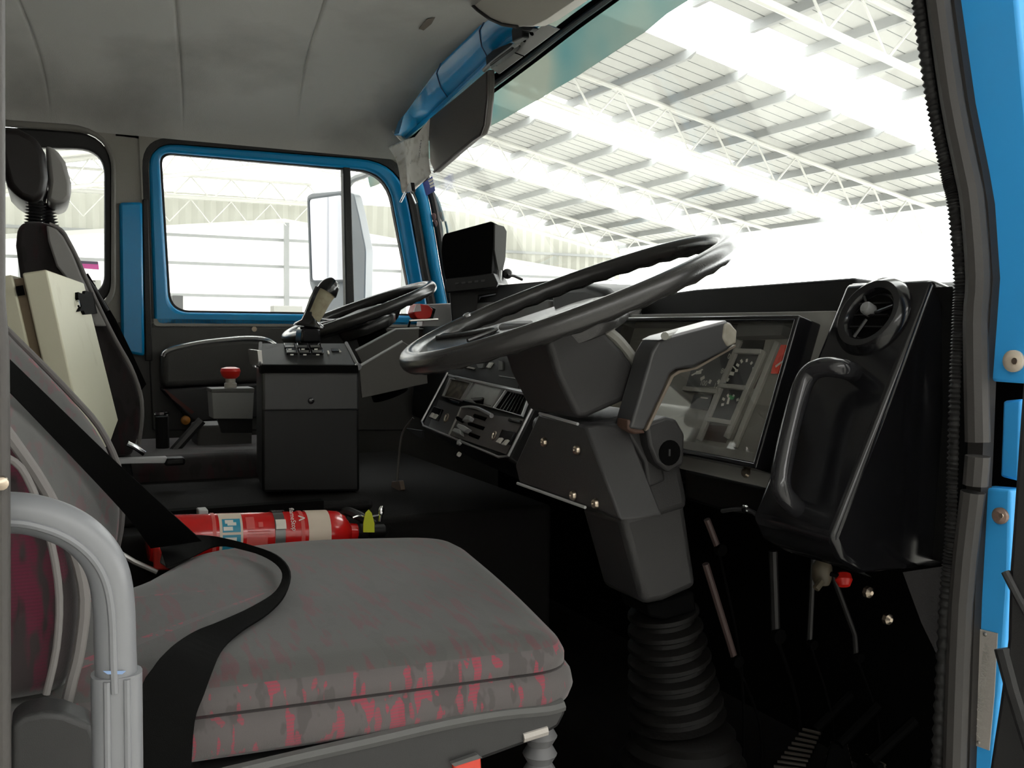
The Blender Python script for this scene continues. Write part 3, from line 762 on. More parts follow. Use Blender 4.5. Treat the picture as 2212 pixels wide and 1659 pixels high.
lb = [PZ(360, 1226, zz + .002), PZ(410, 1206, zz + .002), PZ(470, 1180, zz + .003), PZ(540, 1192, zz + .003), PZ(588, 1212, zz + .003), PZ(611, 1240, zz + .003), PZ(596, 1278, zz + .003), PZ(544, 1312, zz + .003), PZ(474, 1344, zz + .003), PZ(420, 1366, zz + .003), PX(368, 1400, .872), PX(330, 1444, .897), PX(304, 1500, .903), PX(296, 1680, .905)]
part('lap_strap', strip(cat(la, 4), cat(lb, 4), .0012), BLKF, bl, smooth=50)  # real strap; its lower run also stands in for the shaded gap there
q = PD(352, 1204, 1.56)
part('buckle', prism([PD(p[0], p[1], 1.56) for p in ((352, 1178), (432, 1176), (442, 1184), (408, 1196), (404, 1206), (425, 1214), (400, 1230), (368, 1232), (344, 1216))], -FW * -.02), mat('grey_buckle', (.16, .16, .15), .4), bl, bevel=.002)
part('buckle_button', prism([PD(p[0], p[1], 1.575) for p in ((330, 1182), (346, 1180), (348, 1212), (372, 1232), (330, 1232))], FW * .03), RED, bl, bevel=.003)
part('buckle_stalk', tube([PD(250, 1190, 1.56), PD(290, 1214, 1.57), PD(340, 1236, 1.575)], .0045, 8), STEEL, bl)

# passenger seat
pz = thing('passenger_seat', 'dark passenger seat with a round headrest on bellows posts behind the beige cabinet', 'seat', (-.62, .1, 0))
prof_s = [(285, 985), (303, 930), (306, 870), (290, 815), (262, 760), (225, 690), (196, 630), (176, 585), (156, 535), (142, 505), (118, 486), (84, 478), (54, 478), (38, 492), (34, 530), (44, 600), (80, 800), (120, 990)]
a_ = xs(prof_s, -.47)
part('backrest', prism(a_, (-.44, 0, 0)), [FAB_D], pz, bevel=.035, seg=4, smooth=60)
fr = xs([(300, 960), (307, 900), (303, 850), (282, 792), (250, 735), (216, 668), (190, 612), (170, 565), (150, 525), (132, 497), (106, 484)], -.462)
part('backrest_piping', tube(fr, .0045, 8, k=3), PIPE, pz)
wl = xs([(100, 486), (122, 494), (138, 512), (156, 545), (176, 595), (232, 705), (205, 705), (150, 610), (122, 575), (104, 520)], -.458)
part('backrest_lit_edge', prism(wl, (-.02, 0, 0)), mat('lit_bolster_grey', (.3, .29, .285), .85), pz, bevel=.004)  # pale piece painting the bolster edge as lit by the window
for (t0, t1, xx) in (((78, 432), (74, 486), -.50), ((96, 440), (108, 492), -.66)):
    A, B = PX(*t0, xx), PX(*t1, xx); L = (B - A)
    part('headrest_post', lathe([(.0155 + (.006 if i % 2 else -.004), L.length * i / 16) for i in range(17)], A, L, 14), BLKR, pz)
hr = xs([(-20, 275), (40, 276), (78, 296), (98, 330), (104, 385), (98, 420), (76, 440), (40, 428), (16, 402), (4, 360), (-4, 320)], -.45)
hrest = part('headrest', prism(hr, (-.30, 0, 0)), mat('dark_headrest', (.009, .0065, .0065), .42, spec=.35), pz, bevel=.03, seg=4, smooth=60)
hf = xs([(98, 312), (122, 322), (142, 350), (154, 395), (154, 425), (140, 440), (118, 441), (100, 432), (106, 390)], -.52)
part('headrest_pad', prism(hf, (-.24, 0, 0)), mat('grey_headrest_pad', (.26, .25, .24), .4), pz, bevel=.018, seg=3, smooth=60)
part('seat_cushion', boxmm((-.86, .14, .42), (-.42, .62, .55)), FAB_D, pz, bevel=.04, seg=3)
part('seat_base', boxmm((-.8, .16, .0), (-.48, .56, .42)), BLKM, pz)
gb = thing('pillar_belt', 'grey seat belt webbing running down the pillar beside the passenger seat', 'seat belt', PX(260, 790, -.95))
part('webbing', strip(xs([(176, 598), (222, 690), (262, 770), (300, 850)], -.92), xs([(190, 590), (250, 690), (284, 760), (316, 830)], -.92), .001), BLKF, gb)
part('anchor', tube(xs([(176, 590), (206, 628), (232, 672)], -.915), .006, 8), BLKR, gb)
bar_ = thing('seat_adjuster_bar', 'flat pale grey bar beside the passenger seat base', 'lever', PX(300, 1000, -.3))
part('bar', prism(xs([(246, 992), (362, 988), (356, 1001), (250, 1003)], -.3), (-.03, 0, 0)), mat('pale_bar', (.42, .42, .43), .35), bar_, bevel=.002)
part('bar_clamp', boxmm(PX(356, 1008, -.3), PX(396, 984, -.34)), BLK, bar_, bevel=.006)
part('bar_bracket', tube(xs([(275, 958), (292, 966), (312, 980)], -.36), .006, 8), CHROME, bar_)
part('bar_foot', tube(xs([(270, 1000), (280, 1060)], -.33), .012, 8), BLK, bar_)

# beige electrical cabinet between the seats
cb = thing('electrical_cabinet', 'beige steel electrical cabinet with a black latch standing between the two seats', 'cabinet', (-.05, .05, .5))
dA, dB = 1.60, 2.08
tl, tr = PD(101, 582, dA), PD(181, 611, dB)
bl_, br = PD(172, 985 - 60, dA), PD(256, 908, dB)
nrm = (tr - tl).cross(bl_ - tl).normalized()
if nrm.y < 0: nrm = -nrm
up_d = (tl - bl_).normalized()
low_near = PD(196, 1010, dA + .05); low_far = PD(238, 955, dB - .08)
face = [tl, tr, br, low_far, low_near]
dth = .038
door = part('cabinet_door', prism(face, -nrm * dth), CREAM, cb, bevel=.003)
cen = sum(face, V()) / 5
gk = [cen + (p - cen) * .965 - nrm * (dth) for p in face]
part('gasket', prism(gk, -nrm * .017), CREAMIN, cb, smooth=0)
bod = [p - nrm * (dth + .015) for p in face]
part('cabinet_body', prism(bod, -nrm * .14), CREAM, cb, bevel=.003)
CPL = (tl, nrm)
lt = part('latch', prism(pps([(162, 632), (176, 637), (178, 629), (196, 633), (206, 678), (178, 680), (174, 672), (164, 674), (170, 662), (166, 654), (162, 645)], CPL), nrm * .006), BLKM, cb)
under(lt, 'latch_screw', cyl(PP(167, 656, CPL, .004), nrm, .007, .004, 12), CHROME)
for px, py in ((197, 725), (218, 810)): under(door, 'door_scratch', prism(pps([(px - 3, py), (px + 3, py + 1), (px + 3, py + 2), (px - 3, py + 1)], CPL), nrm * .0006), BLKM)
part('hinge_block', prism([tl - nrm * .040 - up_d * .02, tl - nrm * .051 - up_d * .02, tl - nrm * .051 - up_d * .036, tl - nrm * .04 - up_d * .036], (-.02, 0, 0)), BLKM, cb)

# ================================================================== ENGINE COVER, EXTINGUISHER, CONSOLE
ec = struct('floor_tunnel', join(boxmm((-.95, -.55, 0), (.06, 1.0, .47)), boxmm((-.9, -.5, .47), (-.02, .62, .495))), mat('tunnel_carpet', (.0085, .008, .0078), .85, spec=.12, bump=(300, .4)), bevel=.025, seg=3)
ex = thing('fire_extinguisher', 'red fire extinguisher lying in its bracket beside the driver seat', 'fire extinguisher', (.12, .35, .42))
ea_, eb_ = V((.135, .17, .478)), V((.135, .508, .463))
ax = (eb_ - ea_).normalized(); L = (eb_ - ea_).length; R_ = .043
prof = [(.02, -.012), (.036, -.008), (R_, .004), (R_, L - .03), (R_ * .95, L - .012), (R_ * .78, L), (.018, L + .012), (.016, L + .03)]
part('cylinder', lathe(prof, ea_, ax, 32), REDP, ex)
up0 = (RT * 0 + Z1 - ax * Z1.dot(ax)).normalized(); sd = ax.cross(up0)
if sd.x < 0: sd = -sd
def wrap(h0, h1, a0, a1, r, n=14):   # a printed patch wrapped on the cylinder; angle 0 is up, positive towards the camera side
    A, B = [], []
    for i in range(n + 1):
        a = math.radians(a0 + (a1 - a0) * i / n); d = up0 * math.cos(a) + sd * math.sin(a)
        A.append(ea_ + ax * h0 + d * r); B.append(ea_ + ax * h1 + d * r)
    return strip(A, B, .0003)
hx = lambda px: (PX(px, 1130, .135 + .03).y - ea_.y) / ax.y
lab = part('label', wrap(hx(472), hx(522), 5, 150, R_ + .0005), CREAMB, ex)
for h0, h1, a0, a1, m in ((hx(478), hx(517), 33, 68, TEAL), (hx(478), hx(517), 74, 112, TEAL)): under(lab, 'pictogram', wrap(h0, h1, a0, a1, R_ + .0011), m)
for h0, h1, a0, a1 in ((hx(484), hx(502), 37, 47), (hx(480), hx(500), 55, 64), (hx(489), hx(508), 44, 52), (hx(483), hx(508), 80, 92)): under(lab, 'pictogram_mark', wrap(h0, h1, a0, a1, R_ + .0016), WHITE)
part('stripe', wrap(hx(457), hx(465), -20, 150, R_ + .0005), REDL, ex)
part('stripe', wrap(hx(648), hx(656), -40, 150, R_ + .0005), REDL, ex)
part('instruction_panel', join(wrap(hx(530), hx(548), 28, 62, R_ + .0006), wrap(hx(556), hx(566), 45, 58, R_ + .0006), wrap(hx(532), hx(580), 66, 69, R_ + .0006), wrap(hx(532), hx(580), 74, 76, R_ + .0006), wrap(hx(530), hx(575), 82, 110, R_ + .0006)), REDL, ex)
part('cream_band', wrap(hx(664), hx(712), -60, 150, R_ + .0005), CREAMB, ex)
tp = ea_ + ax * hx(631) + (up0 * math.cos(math.radians(46)) + sd * math.sin(math.radians(46))) * (R_ + .001)
tdir = (-up0 * math.sin(math.radians(46)) + sd * math.cos(math.radians(46)))
part('brand_lettering', text_geo('flameStop', tp - tdir * .004, tdir, ax, .0125, .0008), WHITE, ex, smooth=0)
part('brand_mark', text_geo('^', tp + ax * .011 - tdir * .006, tdir, ax, .03, .0008), WHITE, ex, smooth=0)
stp = part('bracket_strap', wrap(hx(591), hx(613), -70, 140, R_ + .0022, 24), mat('strap_steel', (.16, .16, .155), .35, metal=.6), ex)
under(stp, 'strap_buckle', wrap(hx(592), hx(614), 44, 66, R_ + .006), mat('buckle_cream', (.66, .63, .56), .35))
under(stp, 'strap_clip', wrap(hx(588), hx(616), 8, 14, R_ + .005), CHROME)
part('bracket', boxmm((.075, .2, .43), (.1, .48, .52)), BLKM, ex)
part('bracket_hook', boxmm(PX(424, 1111, .10), PX(450, 1101, .13)), LGREY, ex, bevel=.002)
vtip = eb_ + ax * .03
part('valve', lathe([(.016, -.005), (.02, .0), (.02, .014), (.014, .02), (.014, .05), (.008, .055)], vtip, ax, 16), BLK, ex)
part('hose', tube([vtip + V((0, .03, .012)), PX(770, 1112, .13), PX(745, 1106, .11), PX(735, 1135, .1)], .009, 8, k=5), BLKR, ex)
part('seal_ring', tube(xs([(762, 1118), (775, 1114), (790, 1117), (812, 1114), (822, 1112)], .15), .0022, 6, k=3), CHROME, ex)
part('safety_pin', lathe([(.004, 0), (.004, .012), (.006, .014), (.006, .024), (.003, .03)], PX(820, 1126, .15), V((0, .15, 1)), 10), CHROME, ex)
part('yellow_tag', prism(xs([(785, 1131), (790, 1108), (797, 1101), (803, 1108), (809, 1131), (809, 1150), (785, 1150)], .16), (-.003, 0, 0)), YEL, ex, smooth=0)

# joystick console
cn = thing('control_console', 'black pedestal console with rocker switches on its sloping top', 'console', (-.25, .5, .47))
f_ = xs([(566, 800), (775, 800), (777, 1062), (566, 1064)], -.10)
part('console_body', prism(f_, (-.26, .04, 0)), BLK, cn, bevel=.006)
part('front_cover', prism(xs([(569, 800), (773, 800), (775, 886), (569, 888)], -.094), (-.01, 0, 0)), DKG, cn, bevel=.004)
part('cover_screw', lathe([(.007, 0), (.006, .003), (.001, .005)], PX(672, 866, -.094), X1, 12), BLKG, cn)
T0, T1 = PX(561, 788, -.09), PX(772, 788, -.09); T3, T2 = PX(563, 741, -.245), PX(748, 741, -.245)
TPL = plane3(T0, T1, T3, T0 + V((.5, 0, 1)))
lid = [T0, T1, T2, T3]
part('switch_panel', prism(lid, -TPL[1] * .02), BLK, cn, bevel=.003)
part('panel_edge', tube([T0, T3], .004, 6), MDG, cn); part('panel_edge', tube([T1, T2], .004, 6), MDG, cn)
part('panel_front', prism([T0 + V((.003, 0, -.001)), T1 + V((.003, 0, -.001)), PX(775, 806, -.087), PX(564, 806, -.087)], (-.02, 0, 0)), BLKM, cn)
SWM = mat('switch_face', (.1, .1, .095), .3)
for r_, y0, y1 in ((0, 746, 755), (1, 757, 767)):
    for c_ in range(3):
        xa = 613 + c_ * 28 + r_ * 4
        sw = part('rocker_switch', prism(pps([(xa, y0), (xa + 24, y0), (xa + 26, y1), (xa + 2, y1)], TPL), TPL[1] * .006), BLKG, cn, bevel=.001)
        under(sw, 'switch_cap', prism(pps([(xa + 2, y0 + .5), (xa + 22, y0 + .5), (xa + 22, y0 + 4.5), (xa + 3, y0 + 4.5)], TPL, .006), TPL[1] * .001), SWM)
        under(sw, 'indicator', prism(pps([(xa + 10, y1 - 1), (xa + 17, y1 - 1), (xa + 17, y1 + .6), (xa + 10, y1 + .6)], TPL, .006), TPL[1] * .001), WHITE)
part('slot_switch', prism(pps([(715, 756), (735, 756), (737, 761), (717, 761)], TPL), TPL[1] * .003), BLKG, cn, smooth=0)
for q in ((731, 756), (706, 760)): part('panel_light', prism(pps([(q[0], q[1]), (q[0] + 4, q[1]), (q[0] + 6, q[1] + 6), (q[0] + 2, q[1] + 6)], TPL), TPL[1] * .003), WHITE, cn, smooth=0)
part('side_plate', prism(xs([(556, 757), (565, 757), (568, 788), (560, 790)], -.10), (-.1, 0, 0)), STEEL, cn)
part('edge_latch', prism(xs([(550, 790), (566, 788), (566, 793), (552, 794)], -.11), (-.03, 0, 0)), CHROME, cn)
# joystick
js = thing('joystick', 'worn beige and black joystick lever standing on the switch console', 'joystick', PX(680, 735, -.28))
part('base', prism(xs([(650, 742), (695, 742), (693, 714), (690, 706), (655, 706), (652, 716)], -.26), (-.06, 0, 0)), BLKG, js, bevel=.006)
part('boot', lathe([(.036, 0), (.034, .005), (.02, .014), (.015, .026), (.013, .034)], PX(668, 706, -.29), V((.0, .12, 1)), 18), BLKG, js)
gp = [PX(675, 690, -.29), PX(684, 672, -.29), PX(695, 648, -.29), PX(707, 628, -.29)]
part('grip', tube(gp, lambda s: .0165 + .006 * s, 14, k=4), KNOBD, js, smooth=60)
part('grip_back', tube([p + V((-.004, -.012, .001)) for p in gp], lambda s: .011 + .006 * s, 10, k=4), BLKG, js)
part('cap', tube([PX(705, 632, -.29), PX(711, 622, -.29), PX(718, 614, -.29), PX(724, 608, -.29)], lambda s: .0245 - .012 * s * s, 14, k=4), BLKG, js, smooth=60)

# emergency stop box
es = thing('emergency_stop', 'grey box with a red mushroom stop button beside the console', 'emergency stop', PX(505, 900, -.5))
bx_ = xs([(457, 846), (549, 846), (546, 905), (461, 905)], -.5)
part('box', prism(bx_, (-.07, .0, 0)), mat('grey_stop_box', (.2, .2, .195), .5), es, bevel=.002)
part('lid', prism(xs([(456, 840), (550, 838), (550, 848), (456, 848)], -.498), (-.075, 0, .0)), mat('stop_lid', (.1, .1, .095), .3), es, bevel=.002)
c = PX(498, 842, -.535)
part('collar', lathe([(.015, 0), (.015, .016), (.012, .018), (.012, .03)], c, Z1, 18), mat('stop_collar', (.4, .38, .33), .35), es)
part('button', lathe([(.014, .028), (.021, .034), (.0245, .046), (.022, .053), (.012, .056), (.002, .0565)], c, Z1, 24), RED, es)
part('mount', prism(xs([(470, 905), (545, 905), (545, 935), (480, 935)], -.53), (-.02, 0, 0)), BLK, es)

# sloping document tray
TRAYM = mat('tray_grey', (.055, .052, .047), .5, spec=.35)
dt = thing('document_tray', 'grey sheet metal tray sloping up from the console to the dashboard', 'tray', PX(850, 850, -.1))
nw = xs([(776, 791), (869, 737), (920, 770), (924, 828), (782, 860)], -.10)
part('front_side', prism(nw, (-.006, 0, 0)), TRAYM, dt, bevel=.001)
bw = xs([(768, 757), (855, 711), (905, 709), (905, 770), (800, 820)], -.30)
part('back_side', prism(bw, (-.006, 0, 0)), TRAYM, dt, bevel=.001)
part('tray_floor', prism2([PX(782, 850, -.105), PX(921, 818, -.105), PX(921, 824, -.105), PX(782, 856, -.105)], [PX(798, 815, -.3), PX(903, 775, -.3), PX(903, 782, -.3), PX(798, 822, -.3)]), TRAYM, dt)
part('top_rim', tube(xs([(776, 791), (869, 737)], -.10), .0028, 6), LGREY, dt)
part('top_rim', tube(xs([(768, 757), (855, 711), (905, 709)], -.30), .0028, 6), LGREY, dt)
part('corner_bolt', cyl(PX(772, 792, -.095), X1, .008, .006, 10), CHROME, dt)
# left door armrest
ar = part('armrest', prism(xs([(350, 764), (372, 750), (430, 738), (540, 729), (580, 733), (604, 750), (606, 826), (350, 838)], -1.075), (-.07, 0, 0)), TRIM, d1, bevel=.018, seg=4, smooth=60)
part('edge_highlight', tube(xs([(352, 770), (366, 756), (430, 741), (500, 733), (545, 731), (578, 735), (600, 748)], -1.08), .009, 10, k=4, flat=.7), mat('highlight_metal', (.5, .5, .5), .18, metal=.9), ar)  # bright metallic tube imitating the highlight along the armrest top
part('pocket', prism(xs([(350, 842), (560, 828), (572, 902), (424, 912), (410, 905)], -1.06), (-.08, 0, 0)), DKG, ar, bevel=.006)
part('pocket_strap', prism(xs([(352, 838), (362, 844), (420, 890), (414, 895), (372, 862)], -1.055), (-.004, 0, 0)), mat('rust_strap', (.09, .022, .015), .6), ar)
part('reflector', lathe([(.014, 0), (.012, .008), (.003, .012)], PX(401, 908, -1.06), X1, 14), AMBER, ar)
part('door_handle', tube(xs([(333, 896), (350, 893), (362, 897)], -1.05), .007, 8), CHROME, ar)
# fittings on the dark floor between
fr_ = thing('floor_bracket', 'dark box and slanting strut on the floor left of the console', 'bracket', PX(480, 1000, -.55))
part('box', prism(xs([(425, 920), (545, 915), (545, 1020), (430, 1030)], -.62), (-.12, 0, 0)), TRIM, fr_, bevel=.008)
part('strut', tube(xs([(372, 978), (420, 925), (436, 908)], -.58), .012, 8), DKG, fr_)
part('post', tube(xs([(350, 900), (352, 985)], -.6), .016, 8), BLK, fr_)
part('post_cap', cyl(PX(350, 895, -.6), Z1, .016, .006, 10), CHROME, fr_)

# ================================================================== DASHBOARD
db = thing('dashboard', 'black dashboard running the full width below the windscreen', 'dashboard', (0, 1.2, .5))
pr = [(1.40, .80), (1.335, .915), (1.20, .93), (1.15, .905), (1.14, .86), (1.10, .62), (1.10, .56), (1.43, .5)]
part('main_body', prism([V((-1.12, y, z)) for y, z in pr], (2.2, 0, 0)), BLK, db, bevel=.012, seg=3)
part('driver_top_pad', prism(ys([(1335, 684), (1392, 640), (1500, 625), (1845, 599), (1850, 612), (1812, 696), (1340, 696)], 1.12), (0, .15, -.01)), BLK, db, bevel=.012, seg=3)
part('centre_panel', prism(ys([(1030, 654), (1186, 648), (1186, 716), (1024, 716)], 1.068), (0, .06, 0)), mat('panel_grey', (.17, .17, .165), .5), db, bevel=.004)
part('centre_top_pad', prism(ys([(1074, 616), (1186, 606), (1188, 656), (1030, 662), (1036, 642), (1070, 636)], 1.085), (0, .12, 0)), BLK, db, bevel=.004)
part('demister_pod', prism(ys([(1188, 716), (1188, 626), (1206, 614), (1262, 611), (1302, 622), (1334, 655), (1352, 716)], 1.068), (0, .14, 0)), DKG, db, bevel=.02, seg=4, smooth=60)
part('lower_panel', prism(ys([(1478, 1012), (1640, 1050), (1668, 1046), (1690, 1020), (1800, 1165), (1830, 1215), (1720, 1194), (1662, 1162), (1634, 1112), (1560, 1104), (1478, 1080)], 1.0), (0, .06, 0)), BLK, db, bevel=.006)
part('lower_highlight', tube(ys([(1560, 1104), (1605, 1099), (1634, 1112), (1644, 1140), (1668, 1164), (1712, 1190)], .995), .0035, 8, k=3), DKG, db)  # paler tube imitating a thin highlight on the panel's lower lip
part('lower_edge_cap', lathe([(.007, 0), (.006, .004), (.001, .006)], PY(1611, 1099, .993), -Y1, 12), CHROME, db)
part('warning_card', prism(ys([(1340, 684), (1384, 668), (1376, 684)], 1.09), (0, .003, 0)), LGREY, db, smooth=0)

# instrument cluster
ic = thing('instrument_cluster', 'hooded instrument cluster with gauges behind a clear lens, right of the steering column', 'instruments', (.6, 1.0, .65))
TLp, TRp = PY(1330, 683, 1.0), PY(1726, 683, 1.0)
TLp.z = TRp.z = (TLp.z + TRp.z) / 2
BRp = PX(1632, 1012, TRp.x - .006)
dn = BRp - TRp
BLp = TLp + dn
ipn = (TRp - TLp).cross(dn).normalized()
if ipn.y > 0: ipn = -ipn
IPL = (TLp, ipn)
o_ = [TLp, TRp, BRp, BLp]; c_ = sum(o_, V()) / 4
ux, uy = (TRp - TLp).normalized(), dn.normalized()
def ins(d): return [TLp + ux * d + uy * d, TRp - ux * d + uy * d, BRp - ux * d - uy * d, BLp + ux * d - uy * d]
part('bezel', ring(ins(.009), o_, -ipn * .046), BLKG, ic, bevel=.0025)
bo = [p - ipn * .046 for p in ins(-.021)]; bi = [p - ipn * .046 for p in ins(.012)]
part('mounting_flange', ring(bi, bo, -ipn * .006), mat('flange_grey', (.2, .195, .18), .5), ic, bevel=.001)
part('gauge_panel', prism([p - ipn * .042 for p in ins(.004)], -ipn * .01), GPLATE, ic, smooth=0)
part('lens', prism([p - ipn * .006 for p in ins(.008)], -ipn * .002), GL_INST, ic, smooth=0)
GO = -.0415
def gq(pts, m, name, off=.0, h=.0012, par=None): return part(name, prism(pps(pts, IPL, GO + off), ipn * h), m, par or ic, smooth=0)
def gbar(a, b, w, m, name, h=.006):
    A, B = PP(*a, IPL, GO), PP(*b, IPL, GO); t = (B - A).normalized(); s_ = ipn.cross(t) * w / 2
    return part(name, prism([A - s_, B - s_, B + s_, A + s_], ipn * h), m, ic, bevel=.001)
for a, b in (((1602, 738), (1513, 952)), ((1654, 759), (1572, 947)), ((1684, 740), (1590, 966))): gbar(a, b, .011, GRIB, 'panel_rib')
for a, b in (((1593, 760), (1650, 762)), ((1560, 835), (1616, 840)), ((1482, 841), (1556, 848)), ((1534, 907), (1586, 916))): gbar(a, b, .008, GRIB, 'panel_rib', .008)
g1 = gq([(1597, 763), (1649, 765), (1617, 836), (1564, 832)], GAUGE, 'temperature_gauge')
g2 = gq([(1560, 841), (1614, 845), (1583, 913), (1537, 904)], GAUGE, 'oil_pressure_gauge')
g0 = gq([(1596, 742), (1556, 834), (1482, 838), (1500, 780), (1530, 735)], GAUGE, 'speedometer')
g3 = gq([(1501, 851), (1541, 853), (1530, 887), (1491, 881)], GAUGE, 'odometer')
def ticks(g, px, py, rx, ry, a0, a1, n, sz, m=WHITE):
    for i in range(n):
        a = math.radians(a0 + (a1 - a0) * i / (n - 1)); x, y = px + rx * math.cos(a) - ry * .35 * -math.sin(a) * 0, py - ry * math.sin(a)
        x2, y2 = px + rx * .72 * math.cos(a), py - ry * .72 * math.sin(a)
        A, B = PP(x, y, IPL, GO + .0013), PP(x2, y2, IPL, GO + .0013); t = (B - A).normalized(); s_ = ipn.cross(t) * sz
        part('tick_mark', prism([A - s_, B - s_, B + s_, A + s_], ipn * .0004), m, g, smooth=0)
ticks(g1, 1610, 799, 22, 24, 10, 185, 6, .0022)
ticks(g2, 1578, 871, 20, 20, -15, 190, 6, .0022)
ticks(g0, 1545, 800, 42, 30, 190, 345, 6, .003)
part('green_zone', prism(pps([(1576, 853), (1588, 856), (1584, 863), (1575, 863)], IPL, GO + .0013), ipn * .0004), GREEN, g2, smooth=0)
part('needle', prism(pps([(1574, 858), (1577, 859), (1574, 873), (1570, 873)], IPL, GO + .0018), ipn * .001), WHITE, g2, smooth=0)
part('needle', prism(pps([(1583, 792), (1590, 800), (1592, 798), (1585, 791)], IPL, GO + .0018), ipn * .001), WHITE, g1, smooth=0)
part('needle', prism(pps([(1494, 810), (1518, 797), (1519, 799), (1495, 812)], IPL, GO + .0018), ipn * .001), WHITE, g0, smooth=0)
part('figure_row', prism(pps([(1514, 857), (1530, 859), (1529, 862), (1513, 860)], IPL, GO + .0013), ipn * .0004), WHITE, g3, smooth=0)
for a_t, q in (('0', (1575, 770)), ('100', (1520, 828)), ('80', (1563, 802)), ('120', (1550, 834))):
    p_ = PP(*q, IPL, GO + .0015); part('dial_figure', text_geo(a_t, p_, ux, -uy, .013, .0003), WHITE, g0, smooth=0)
wl_ = gq([(1690, 746), (1700, 746), (1683, 808), (1668, 808), (1672, 790)], mat('warning_red', (.8, .06, .03), .4), 'warning_light', .0, .003)
part('warning_mark', prism(pps([(1675, 790), (1691, 779), (1691, 782), (1676, 794)], IPL, GO + .0032), ipn * .0006), WHITE, wl_, smooth=0)
gq([(1664, 768), (1674, 768), (1640, 840), (1628, 840)], mat('lamp_strip_dark', (.03, .012, .01), .4), 'lamp_strip')
gq([(1534, 918), (1580, 921), (1568, 957), (1521, 950)], mat('warning_tell_tale', (.045, .025, .018), .5), 'tell_tale')
gq([(1606, 735), (1653, 735), (1649, 755), (1599, 755)], BLKM, 'upper_blank')
gq([(1590, 700), (1715, 700), (1708, 732), (1600, 735)], mat('ledge_grey', (.06, .06, .055), .6), 'upper_ledge', 0, .02)  # dark grey ledge above the gauges
part('mounting_screw', lathe([(.008, 0), (.006, .006), (.001, .008)], PP(1613, 1022, IPL, -.045), ipn, 12), BRASSY, ic)

# right corner unit with air vent and grab handle
rc = thing('corner_console', 'glossy black corner console with round air vent and grab handle beside the door opening', 'dash console', (.93, .95, .52))
sidep = [(2017, 600), (2060, 616), (2080, 655), (2090, 900), (2060, 1222), (1866, 1241), (1818, 1212), (1797, 1165)]
part('shell', prism(xs(sidep, 1.0), (-.155, 0, 0)), BLKG, rc, bevel=.010, seg=4, smooth=40)
Ra, Rb = PX(2017, 600, 1.0), PX(1797, 1165, 1.0)
RPL = plane3(Ra, Rb, Ra - X1 * .1, Ra + V((0, -1, .5)))
rn = RPL[1]
vc = PP(1886, 684, RPL)
vt = part('vent_ring', lathe([(.034, .0), (.060, .0), (.058, .006), (.050, .012), (.040, .010), (.036, .004), (.034, -.004)], vc, rn, 40), BLKG, rc, smooth=40)
part('vent_bowl', lathe([(.035, -.002), (.033, .0005), (.001, .001)], vc, rn, 32), BLKM, rc)
vk = part('vent_knob', lathe([(.0095, .001), (.009, .012), (.007, .015), (.001, .016)], vc + (PP(1881, 668, RPL) - vc) * .7, rn, 20), mat('knob_grey', (.2, .2, .2), .4), rc)
vr = rn.cross(X1).normalized()
for a in (20, 130, 250):
    d = X1 * math.cos(math.radians(a)) + vr * math.sin(math.radians(a))
    under(rc, 'vent_spoke', tube([vc + d * .008 + rn * .006, vc + d * .037 + rn * .006], .0028, 6), BLKG)
for k in (-.018, 0, .018): under(rc, 'vent_vane', box(vc + vr * k + rn * .003, (.058, .002, .006), (X1, vr, rn)), BLK)
hpth = [PP(1845, 806, RPL, 0), PP(1822, 797, RPL, .032), PP(1780, 793, RPL, .045), PP(1748, 808, RPL, .046), PP(1728, 850, RPL, .046), PP(1702, 950, RPL, .046), PP(1688, 1020, RPL, .046), PP(1688, 1055, RPL, .042), PP(1702, 1080, RPL, .025), PP(1722, 1098, RPL, .0)]
part('grab_handle', tube(hpth, .0135, 14, k=5), mat('handle_gloss_black', (.018, .018, .02), .16, spec=.6), rc, smooth=60)
part('lower_lip', prism(xs([(1795, 1160), (1822, 1213), (1866, 1242), (1720, 1195), (1662, 1160), (1640, 1110)], .86), (.02, 0, 0)), BLK, rc, bevel=.003)
part('end_cap', prism(xs([(2060, 616), (2078, 640), (2092, 700), (2092, 900), (2070, 1220), (2055, 1222), (2078, 900), (2076, 660)], 1.03), (-.04, 0, 0)), BLK, rc, bevel=.004)

# heater control panel
hc = thing('heater_control_panel', 'black heater control panel with ashtray, vent and sliding levers left of the steering column', 'control panel', (.2, .85, .6))
hA, hB, hC = PY(967, 807, .875), PY(911, 918, .80), PY(1090, 988, .80)
HPL = plane3(hA, hB, hC)
hn = HPL[1]
def hq(pts, m, name, off=0.0, h=.002, par=None, bevel=0): return part(name, prism(pps(pts, HPL, off), hn * h), m, par or hc, bevel=bevel, smooth=0 if not bevel else 35)
outer = [(967, 805), (1160, 864), (1098, 992), (1078, 990), (914, 922), (909, 910)]
part('housing', prism(pps(outer, HPL, 0), -hn * .16), BLK, hc, bevel=.006)
eo = pps([(967, 805), (911, 910), (915, 920), (1078, 987), (1098, 985), (1157, 867)], HPL, .003)
part('bright_edge', tube(eo, .0028, 8), mat('edge_grey', (.5, .5, .5), .2, metal=.4), hc)
part('upper_rail', tube(pps([(984, 815), (1142, 849)], HPL, .008), .004, 8), mat('edge_grey', (.5, .5, .5), .2, metal=.4), hc)
def frame(q, w, name, m, par=None, off=.001, h=.006):
    p = pps(q, HPL, off); c = sum(p, V()) / len(p)
    inn_ = [c + (v - c) * (1 - w) for v in p]
    return part(name, ring(inn_, p, hn * h), m, par or hc, bevel=.0008)
frame([(975, 819), (1023, 828), (999, 868), (958, 858)], .1, 'ashtray_frame', mat('edge_dark', (.24, .24, .23), .3))
